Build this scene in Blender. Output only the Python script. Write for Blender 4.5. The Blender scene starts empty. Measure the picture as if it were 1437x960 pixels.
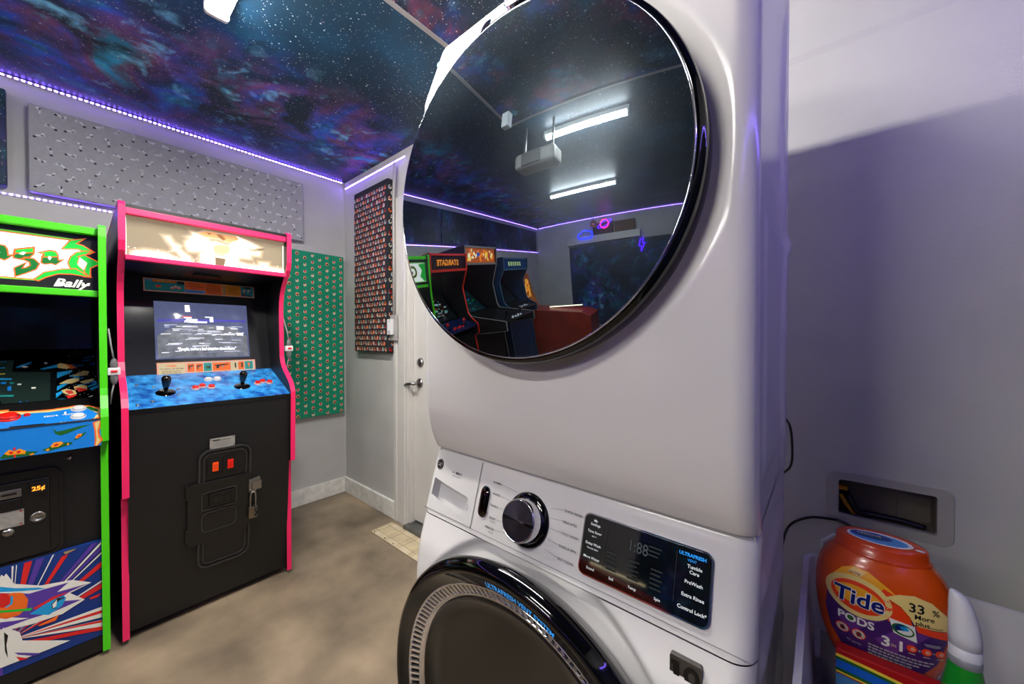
import bpy, bmesh, math, random
from mathutils import Vector, Matrix
random.seed(7)
scene = bpy.context.scene
COL = scene.collection

# ------------------------------------------------------------------ camera
cam_data = bpy.data.cameras.new('camera'); cam = bpy.data.objects.new('camera', cam_data); COL.objects.link(cam)
cam_data.sensor_width = 36.0; cam_data.lens = 36.0*517.0/1437.0; cam_data.clip_start = 0.02
cam.location = (0, 0, 1.22)
cam.rotation_euler = (math.radians(90)-math.atan(6/517.0), 0, math.radians(40.2))
scene.camera = cam
# ------------------------------------------------------------------ world and exposure
world = bpy.data.worlds.new('world'); scene.world = world; world.use_nodes = True
world.node_tree.nodes['Background'].inputs[0].default_value = (0.5, 0.5, 0.6, 1)
world.node_tree.nodes['Background'].inputs[1].default_value = 0.02
vs = scene.view_settings
vs.view_transform = 'Standard'; vs.look = 'None'; vs.gamma = 1.0; vs.use_curve_mapping = False
vs.exposure = 0.85
LAMP = 100.0       # diffuser of the ceiling lamps
BEAD = 32.0        # LED beads
scene.cycles.max_bounces = 10; scene.cycles.diffuse_bounces = 5; scene.cycles.glossy_bounces = 6
scene.cycles.sample_clamp_indirect = 6.0

# ------------------------------------------------------------------ materials
MATS = {}
def srgb(h):
    if isinstance(h, str):
        h = h.lstrip('#'); c = [int(h[i:i+2], 16)/255 for i in (0, 2, 4)]
    else: c = list(h)
    return tuple(((x/12.92) if x <= 0.04045 else ((x+0.055)/1.055)**2.4) for x in c) + (1.0,)
def pm(name, color, rough=0.5, metal=0.0, var=0.0, scale=8.0, bump=0.0, bscale=80.0, emit=0.0, ecolor=None, spec=0.5, trans=0.0, coat=0.0, alpha=1.0, var2=None):
    """procedural principled material: colour with noise variation and optional noise relief"""
    if name in MATS: return MATS[name]
    m = bpy.data.materials.new(name); m.use_nodes = True
    nt = m.node_tree; b = nt.nodes['Principled BSDF']
    c = srgb(color)
    b.inputs['Roughness'].default_value = rough; b.inputs['Metallic'].default_value = metal
    b.inputs['Specular IOR Level'].default_value = spec
    b.inputs['Transmission Weight'].default_value = trans
    b.inputs['Coat Weight'].default_value = coat; b.inputs['Coat Roughness'].default_value = 0.03
    b.inputs['Alpha'].default_value = alpha
    b.inputs['Base Color'].default_value = c
    tc = nt.nodes.new('ShaderNodeTexCoord')
    n = nt.nodes.new('ShaderNodeTexNoise'); n.inputs['Scale'].default_value = scale; n.inputs['Detail'].default_value = 6
    nt.links.new(tc.outputs['Object'], n.inputs['Vector'])
    r = nt.nodes.new('ShaderNodeValToRGB')
    v = max(var, 0.015)
    lo = var2 and srgb(var2) or tuple(max(0, x*(1-v)) for x in c[:3])+(1,)
    r.color_ramp.elements[0].position = 0.3; r.color_ramp.elements[1].position = 0.7
    r.color_ramp.elements[0].color = lo
    r.color_ramp.elements[1].color = tuple(min(1, x*(1+v*0.5)) for x in c[:3])+(1,)
    nt.links.new(n.outputs['Fac'], r.inputs['Fac']); nt.links.new(r.outputs['Color'], b.inputs['Base Color'])
    if bump:
        n2 = nt.nodes.new('ShaderNodeTexNoise'); n2.inputs['Scale'].default_value = bscale; n2.inputs['Detail'].default_value = 4
        nt.links.new(tc.outputs['Object'], n2.inputs['Vector'])
        bp = nt.nodes.new('ShaderNodeBump'); bp.inputs['Strength'].default_value = bump; bp.inputs['Distance'].default_value = 0.004
        nt.links.new(n2.outputs['Fac'], bp.inputs['Height']); nt.links.new(bp.outputs['Normal'], b.inputs['Normal'])
    if emit:
        b.inputs['Emission Color'].default_value = srgb(ecolor) if ecolor else c
        b.inputs['Emission Strength'].default_value = emit
    MATS[name] = m; return m

def galaxy(name, offset=(0, 0, 0), band=None, bright=1.0, rough=0.45, star=1.0, scale=1.0, cyan=0.6, red=0.5):
    """printed star-field fabric. band=(axis, centre, halfwidth): where the milky band runs"""
    if name in MATS: return MATS[name]
    m = bpy.data.materials.new(name); m.use_nodes = True
    nt = m.node_tree; N = nt.nodes; L = nt.links; b = N['Principled BSDF']
    b.inputs['Roughness'].default_value = rough; b.inputs['Specular IOR Level'].default_value = 0.35
    tc = N.new('ShaderNodeTexCoord'); mp = N.new('ShaderNodeMapping'); mp.inputs['Location'].default_value = offset
    L.new(tc.outputs['Object'], mp.inputs['Vector'])
    def noise(s, d=8, dist=0.0, off=0.0):
        mm = N.new('ShaderNodeMapping'); mm.inputs['Location'].default_value = (off, off*1.7, off*0.3); L.new(mp.outputs['Vector'], mm.inputs['Vector'])
        n = N.new('ShaderNodeTexNoise'); n.inputs['Scale'].default_value = s*scale; n.inputs['Detail'].default_value = d; n.inputs['Distortion'].default_value = dist
        n.inputs['Roughness'].default_value = 0.6
        L.new(mm.outputs['Vector'], n.inputs['Vector']); return n.outputs['Fac']
    def ramp(x, stops, interp='LINEAR'):
        r = N.new('ShaderNodeValToRGB'); r.color_ramp.interpolation = interp
        e = r.color_ramp.elements
        while len(e) < len(stops): e.new(0.5)
        for k, (p, c) in enumerate(stops): e[k].position = p; e[k].color = c if len(c) == 4 else c+(1,)
        L.new(x, r.inputs['Fac']); return r.outputs['Color']
    def math_(op, a, c=0.0):
        q = N.new('ShaderNodeMath'); q.operation = op; q.use_clamp = op in ('SUBTRACT',) 
        if hasattr(a, 'links'): L.new(a, q.inputs[0])
        else: q.inputs[0].default_value = a
        if hasattr(c, 'links'): L.new(c, q.inputs[1])
        else: q.inputs[1].default_value = c
        return q.outputs[0]
    def mix(f, a, c, t='MIX'):
        q = N.new('ShaderNodeMix'); q.data_type = 'RGBA'; q.blend_type = t
        for s, v in ((0, f), (6, a), (7, c)):
            if hasattr(v, 'links'): L.new(v, q.inputs[s])
            else: q.inputs[s].default_value = v if s == 0 else (v if len(v) == 4 else v+(1,))
        return q.outputs[2]
    g = bright
    base = ramp(noise(1.6, 6, .3), [(0.3, (0.002*g, 0.006*g, 0.009*g)), (0.55, (0.003*g, 0.013*g, 0.026*g)), (0.75, (0.003*g, 0.030*g, 0.060*g))])
    if band:
        sp = N.new('ShaderNodeSeparateXYZ'); L.new(tc.outputs['Object'], sp.inputs[0])
        wob = math_('MULTIPLY', math_('SUBTRACT', noise(1.1, 3, .0, 5.0), 0.0), 0.55)
        q = math_('ADD', sp.outputs[band[0]], wob)
        q = math_('ABSOLUTE', math_('ADD', q, -band[1]-0.27))
        mask = ramp(math_('DIVIDE', q, band[2]), [(0.0, (1, 1, 1)), (0.45, (.75, .75, .75)), (1.0, (0, 0, 0))])
    else:
        mask = ramp(noise(1.3, 4, .2, 9.0), [(0.42, (0, 0, 0)), (0.68, (1, 1, 1))])
    dens = ramp(noise(4.2, 10, .5, 2.0), [(0.40, (0, 0, 0)), (0.70, (1, 1, 1))])
    hue = ramp(noise(2.6, 6, .6, 14.0), [(0.34, (0.01*g, 0.24*g*cyan*1.6, 0.46*g)), (0.44, (0.015*g, 0.075*g, 0.46*g)), (0.51, (0.10*g, 0.05*g, 0.27*g)), (0.57, (0.30*g*red, 0.045*g, 0.12*g)), (0.66, (0.015*g, 0.28*g, 0.46*g))])
    col = mix(math_('MULTIPLY', mask, dens), base, hue)
    core = ramp(noise(7.0, 8, .4, 21.0), [(0.58, (0, 0, 0)), (0.76, (1, 1, 1))])
    col = mix(math_('MULTIPLY', math_('MULTIPLY', mask, core), 0.9), col, (0.16*g, 0.50*g, 0.68*g))
    # stars: three sizes of cell noise
    for sc_, th, keep, amp in ((95, .22, .45, .8), (44, .17, .50, 1.0), (19, .11, .55, 1.0)):
        v = N.new('ShaderNodeTexVoronoi'); v.inputs['Scale'].default_value = sc_*scale; L.new(mp.outputs['Vector'], v.inputs['Vector'])
        s = ramp(v.outputs['Distance'], [(0.0, (1, 1, 1)), (th*0.45, (.8, .8, .8)), (th, (0, 0, 0))])
        sx = N.new('ShaderNodeSeparateColor'); L.new(v.outputs['Color'], sx.inputs[0])
        k = ramp(sx.outputs[0], [(keep, (0, 0, 0)), (min(1, keep+.2), (1, 1, 1))])
        tint = ramp(sx.outputs[1], [(0.0, (.35, .7, 1)), (0.35, (.9, .95, 1)), (0.7, (1, 1, 1)), (1.0, (1, .7, .68))])
        col = mix(math_('MULTIPLY', math_('MULTIPLY', s, k), amp*star), col, tint)
    L.new(col, b.inputs['Base Color'])
    MATS[name] = m; return m

def glass_mirror(name, c=(0.30, 0.335, 0.36), haze=0.10):
    """dark coated glass: sharp reflection with a little smeared haze"""
    if name in MATS: return MATS[name]
    m = bpy.data.materials.new(name); m.use_nodes = True; nt = m.node_tree; N = nt.nodes; L = nt.links
    b = N['Principled BSDF']; b.inputs['Base Color'].default_value = c+(1,); b.inputs['Metallic'].default_value = 1.0; b.inputs['Roughness'].default_value = 0.012
    g = N.new('ShaderNodeBsdfGlossy'); g.inputs['Color'].default_value = (c[0]*1.1, c[1]*1.1, c[2]*1.1, 1); g.inputs['Roughness'].default_value = 0.28
    tc = N.new('ShaderNodeTexCoord'); n = N.new('ShaderNodeTexNoise'); n.inputs['Scale'].default_value = 6; n.inputs['Detail'].default_value = 6; n.inputs['Distortion'].default_value = 1.2
    L.new(tc.outputs['Object'], n.inputs['Vector'])
    mm = N.new('ShaderNodeMath'); mm.operation = 'MULTIPLY'; mm.inputs[1].default_value = haze*2; L.new(n.outputs['Fac'], mm.inputs[0])
    mx = N.new('ShaderNodeMixShader'); L.new(mm.outputs[0], mx.inputs[0]); L.new(b.outputs[0], mx.inputs[1]); L.new(g.outputs[0], mx.inputs[2])
    L.new(mx.outputs[0], N['Material Output'].inputs['Surface'])
    MATS[name] = m; return m

# ------------------------------------------------------------------ mesh collector
class MB:
    def __init__(s): s.v = []; s.f = []; s.m = []; s.sm = []; s.mats = []; s.mi = 0; s.smooth = False
    def mat(s, m):
        if m not in s.mats: s.mats.append(m)
        s.mi = s.mats.index(m); return s
    def add(s, vs, fs, smooth=None):
        o = len(s.v); s.v += [tuple(p) for p in vs]
        sm = s.smooth if smooth is None else smooth
        for f in fs: s.f.append(tuple(o+i for i in f)); s.m.append(s.mi); s.sm.append(sm)
        return s
    def box(s, x0, x1, y0, y1, z0, z1):
        vs = [(x, y, z) for x in (x0, x1) for y in (y0, y1) for z in (z0, z1)]
        return s.add(vs, [(0, 1, 3, 2), (4, 6, 7, 5), (0, 4, 5, 1), (2, 3, 7, 6), (0, 2, 6, 4), (1, 5, 7, 3)], False)
    def prism(s, prof, axis, a0, a1, smooth=False):
        """prof: 2D outline in the two other axes (in x,y,z order), extruded on axis"""
        def P(q, a):
            if axis == 0: return (a, q[0], q[1])
            if axis == 1: return (q[0], a, q[1])
            return (q[0], q[1], a)
        n = len(prof)
        vs = [P(q, a0) for q in prof]+[P(q, a1) for q in prof]
        fs = [tuple(range(n))[::-1], tuple(range(n, 2*n))]
        s.add(vs, fs, False); o = len(s.v)-2*n
        for i in range(n):
            j = (i+1) % n; s.f.append((o+i, o+j, o+n+j, o+n+i)); s.m.append(s.mi); s.sm.append(smooth)
        return s
    def lathe(s, o, e1, e2, n, prof, seg=48, cap0=False, cap1=False, smooth=True, a0=0.0, a1=2*math.pi):
        o, e1, e2, n = Vector(o), Vector(e1), Vector(e2), Vector(n); full = abs(a1-a0-2*math.pi) < 1e-6
        cnt = seg if full else seg+1; vs = []
        for r, h in prof:
            for k in range(cnt):
                a = a0+(a1-a0)*k/seg; vs.append(o+e1*(r*math.cos(a))+e2*(r*math.sin(a))+n*h)
        fs = []
        for i in range(len(prof)-1):
            for k in range(seg):
                k2 = (k+1) % cnt; fs.append((i*cnt+k, i*cnt+k2, (i+1)*cnt+k2, (i+1)*cnt+k))
        if cap0: fs.append(tuple(range(cnt))[::-1])
        if cap1: fs.append(tuple((len(prof)-1)*cnt+k for k in range(cnt)))
        return s.add(vs, fs, smooth)
    def cyl(s, p, q, r, seg=16, r2=None):
        p, q = Vector(p), Vector(q); n = (q-p); h = n.length; n.normalize()
        e1 = n.orthogonal().normalized(); e2 = n.cross(e1)
        return s.lathe(p, e1, e2, n, [(r, 0), (r if r2 is None else r2, h)], seg, True, True)
    def tube(s, pts, r, seg=8, closed=False):
        pts = [Vector(p) for p in pts]; n = len(pts); vs = []; prev = None
        for i, p in enumerate(pts):
            if closed: t = pts[(i+1) % n]-pts[i-1]
            else: t = pts[min(i+1, n-1)]-pts[max(i-1, 0)]
            t.normalize()
            e = t.orthogonal().normalized() if prev is None else (prev-t*prev.dot(t)).normalized()
            prev = e; e2 = t.cross(e)
            for k in range(seg):
                a = 2*math.pi*k/seg; vs.append(p+e*(r*math.cos(a))+e2*(r*math.sin(a)))
        fs = []
        for i in range(n if closed else n-1):
            j = (i+1) % n
            for k in range(seg):
                k2 = (k+1) % seg; fs.append((i*seg+k, i*seg+k2, j*seg+k2, j*seg+k))
        if not closed: fs += [tuple(range(seg))[::-1], tuple((n-1)*seg+k for k in range(seg))]
        return s.add(vs, fs, True)
    def sphere(s, c, r, seg=20, rings=12, sc=(1, 1, 1)):
        vs = []; fs = []
        for i in range(rings+1):
            t = math.pi*i/rings
            for k in range(seg):
                a = 2*math.pi*k/seg
                vs.append((c[0]+r*sc[0]*math.sin(t)*math.cos(a), c[1]+r*sc[1]*math.sin(t)*math.sin(a), c[2]+r*sc[2]*math.cos(t)))
        for i in range(rings):
            for k in range(seg):
                k2 = (k+1) % seg; fs.append((i*seg+k, (i+1)*seg+k, (i+1)*seg+k2, i*seg+k2))
        return s.add(vs, fs, True)
    def grid(s, fn, us, vs_, smooth=True, flip=False):
        P = [fn(u, v) for v in vs_ for u in us]; nu = len(us); fs = []
        for j in range(len(vs_)-1):
            for i in range(nu-1):
                f = (j*nu+i, j*nu+i+1, (j+1)*nu+i+1, (j+1)*nu+i); fs.append(f[::-1] if flip else f)
        return s.add(P, fs, smooth)
    def build(s, name, parent=None, mat=None, bevel=0.0, bseg=2, recalc=True, weld=True, kind=None, autosmooth=None):
        if mat is not None and not s.mats: s.mats = [mat]
        o0 = Vector((0, 0, 0)); q = parent
        while q is not None: o0 = o0+q.location; q = q.parent
        me = bpy.data.meshes.new(name)
        me.from_pydata([tuple(Vector(p)-o0) for p in s.v], [], s.f)
        for m in s.mats: me.materials.append(m)
        for p, mi, sm in zip(me.polygons, s.m, s.sm): p.material_index = mi; p.use_smooth = sm
        bm = bmesh.new(); bm.from_mesh(me)
        if weld: bmesh.ops.remove_doubles(bm, verts=bm.verts, dist=1e-6)
        if recalc: bmesh.ops.recalc_face_normals(bm, faces=bm.faces)
        if bevel:
            ed = [e for e in bm.edges if len(e.link_faces) == 2 and e.calc_face_angle(0) > 0.6]
            try: bmesh.ops.bevel(bm, geom=ed, offset=bevel, segments=bseg, profile=0.5, affect='EDGES', clamp_overlap=True)
            except Exception: pass
        bm.to_mesh(me); bm.free(); me.update()
        ob = bpy.data.objects.new(name, me); COL.objects.link(ob)
        if parent is not None: ob.parent = parent
        if kind: ob['kind'] = kind
        return ob

def spline(pts, n=8):
    """smooth curve through the points"""
    P = [Vector(p) for p in pts]; P = [P[0]*2-P[1]]+P+[P[-1]*2-P[-2]]; out = []
    for i in range(1, len(P)-2):
        a, b, c, d = P[i-1:i+3]
        for k in range(n):
            t = k/n; out.append(.5*(2*b+(c-a)*t+(2*a-5*b+4*c-d)*t*t+(3*b-a-3*c+d)*t**3))
    return out+[P[-2]]
def rrect(x0, x1, y0, y1, r, n=5):
    out = []
    for cx, cy, a in ((x1-r, y1-r, 0), (x0+r, y1-r, 90), (x0+r, y0+r, 180), (x1-r, y0+r, 270)):
        for k in range(n+1):
            t = math.radians(a+90*k/n); out.append((cx+r*math.cos(t), cy+r*math.sin(t)))
    return out
def thing(name, label, cat, loc=(0, 0, 0), group=None):
    o = bpy.data.objects.new(name, None); COL.objects.link(o); o.location = loc; o.empty_display_size = .05
    return tag(o, label, cat, group)
def tag(o, label, cat, group=None):
    o['label'] = label; o['category'] = cat
    if group: o['group'] = group
    return o
def struct(o): o['kind'] = 'structure'; return o
def lab(o, label): o['label'] = label; return o

# ------------------------------------------------------------------ flat print and lettering
_TX = {}
def text2d(t, off=0.0, shear=0.0):
    key = (t, off, shear)
    if key not in _TX:
        cu = bpy.data.curves.new('t', 'FONT'); cu.body = t; cu.size = 1.0; cu.offset = off; cu.shear = shear; cu.resolution_u = 3
        ob = bpy.data.objects.new('t', cu); COL.objects.link(ob)
        dg = bpy.context.evaluated_depsgraph_get(); me = ob.evaluated_get(dg).to_mesh()
        V = [(v.co.x, v.co.y) for v in me.vertices]; F = [tuple(p.vertices) for p in me.polygons]
        ob.evaluated_get(dg).to_mesh_clear(); bpy.data.objects.remove(ob); bpy.data.curves.remove(cu)
        _TX[key] = (V, F)
    return _TX[key]
class Canvas:
    """flat print on a surface: each shape lies a hair above the one before"""
    def __init__(s, o, u, v, n=None, lift=0.0006, step=0.00003, fn=None, cut=None):
        s.o, s.u, s.v = Vector(o), Vector(u).normalized(), Vector(v).normalized()
        s.n = Vector(n).normalized() if n is not None else s.u.cross(s.v); s.h = lift; s.step = step; s.mb = MB(); s.fn = fn; s.cut = cut
    def P(s, a, b):
        if s.fn: return s.fn(a, b, s.h)
        return s.o+s.u*a+s.v*b+s.n*s.h
    def poly(s, pts, mat, up=True):
        if up: s.h += s.step
        s.mb.mat(mat)
        if s.cut:
            bm = bmesh.new(); f = bm.faces.new([bm.verts.new((a, b, 0)) for a, b in pts])
            bmesh.ops.triangulate(bm, faces=[f])
            for _ in range(5):
                ed = [e for e in bm.edges if e.calc_length() > s.cut]
                if not ed: break
                bmesh.ops.subdivide_edges(bm, edges=ed, cuts=1); bmesh.ops.triangulate(bm, faces=bm.faces)
            bm.verts.index_update(); s.mb.add([s.P(v.co.x, v.co.y) for v in bm.verts], [tuple(v.index for v in f.verts) for f in bm.faces], False); bm.free()
        else: s.mb.add([s.P(a, b) for a, b in pts], [tuple(range(len(pts)))], False)
        return s
    def rect(s, a0, a1, b0, b1, mat, up=True): return s.poly([(a0, b0), (a1, b0), (a1, b1), (a0, b1)], mat, up)
    def ell(s, a, b, ra, rb, mat, rot=0.0, n=20, up=True):
        c, d = math.cos(rot), math.sin(rot); q = []
        for k in range(n):
            x, y = ra*math.cos(2*math.pi*k/n), rb*math.sin(2*math.pi*k/n); q.append((a+x*c-y*d, b+x*d+y*c))
        return s.poly(q, mat, up)
    def line(s, p, q, w, mat):
        d = Vector((q[0]-p[0], q[1]-p[1])); L_ = d.length or 1; e = Vector((-d.y, d.x))*(w/2/L_)
        return s.poly([(p[0]+e.x, p[1]+e.y), (q[0]+e.x, q[1]+e.y), (q[0]-e.x, q[1]-e.y), (p[0]-e.x, p[1]-e.y)], mat)
    def text(s, t, a, b, size, mat, align='C', rot=0.0, off=0.0, shear=0.0, wide=1.0, up=True):
        V, F = text2d(t, off, shear)
        if not V: return s
        if up: s.h += s.step
        x0 = min(p[0] for p in V); x1 = max(p[0] for p in V); y0 = min(p[1] for p in V); y1 = max(p[1] for p in V)
        ox = {'C': (x0+x1)/2, 'L': x0, 'R': x1}[align]; oy = 0.35
        c, d = math.cos(rot), math.sin(rot); s.mb.mat(mat); flat = []
        for x, y in V:
            x = (x-ox)*size*wide; y = (y-oy)*size; flat.append((a+x*c-y*d, b+x*d+y*c, 0.0))
        if s.cut:
            bm = bmesh.new(); vv = [bm.verts.new(p) for p in flat]
            for f in F:
                try: bm.faces.new([vv[i] for i in f])
                except ValueError: pass
            bmesh.ops.triangulate(bm, faces=bm.faces)
            for _ in range(4):
                ed = [e for e in bm.edges if e.calc_length() > s.cut]
                if not ed: break
                bmesh.ops.subdivide_edges(bm, edges=ed, cuts=1); bmesh.ops.triangulate(bm, faces=bm.faces)
            bm.verts.index_update(); s.mb.add([s.P(v.co.x, v.co.y) for v in bm.verts], [tuple(v.index for v in f.verts) for f in bm.faces], False); bm.free()
        else: s.mb.add([s.P(a_, b_) for a_, b_, _ in flat], F, False)
        return s
    def build(s, name, parent=None): return s.mb.build(name, parent, recalc=False, weld=False)
def grow(pts, d):
    """outline of a polygon moved outwards by d"""
    A = sum(pts[i][0]*pts[(i+1) % len(pts)][1]-pts[(i+1) % len(pts)][0]*pts[i][1] for i in range(len(pts))); sg = 1 if A > 0 else -1
    out = []
    for i in range(len(pts)):
        p, c, n = Vector(pts[i-1]), Vector(pts[i]), Vector(pts[(i+1) % len(pts)])
        a = (c-p); b = (n-c)
        if a.length < 1e-9 or b.length < 1e-9: out.append(pts[i]); continue
        a.normalize(); b.normalize()
        m = Vector((a.y+b.y, -a.x-b.x)); l = m.length
        if l < 1e-3: out.append(pts[i]); continue
        m = m/l; k = min(2.0, 1/max(.3, m.dot(Vector((a.y, -a.x))))); q = c+m*(d*k*sg); out.append((q.x, q.y))
    return out

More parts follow.
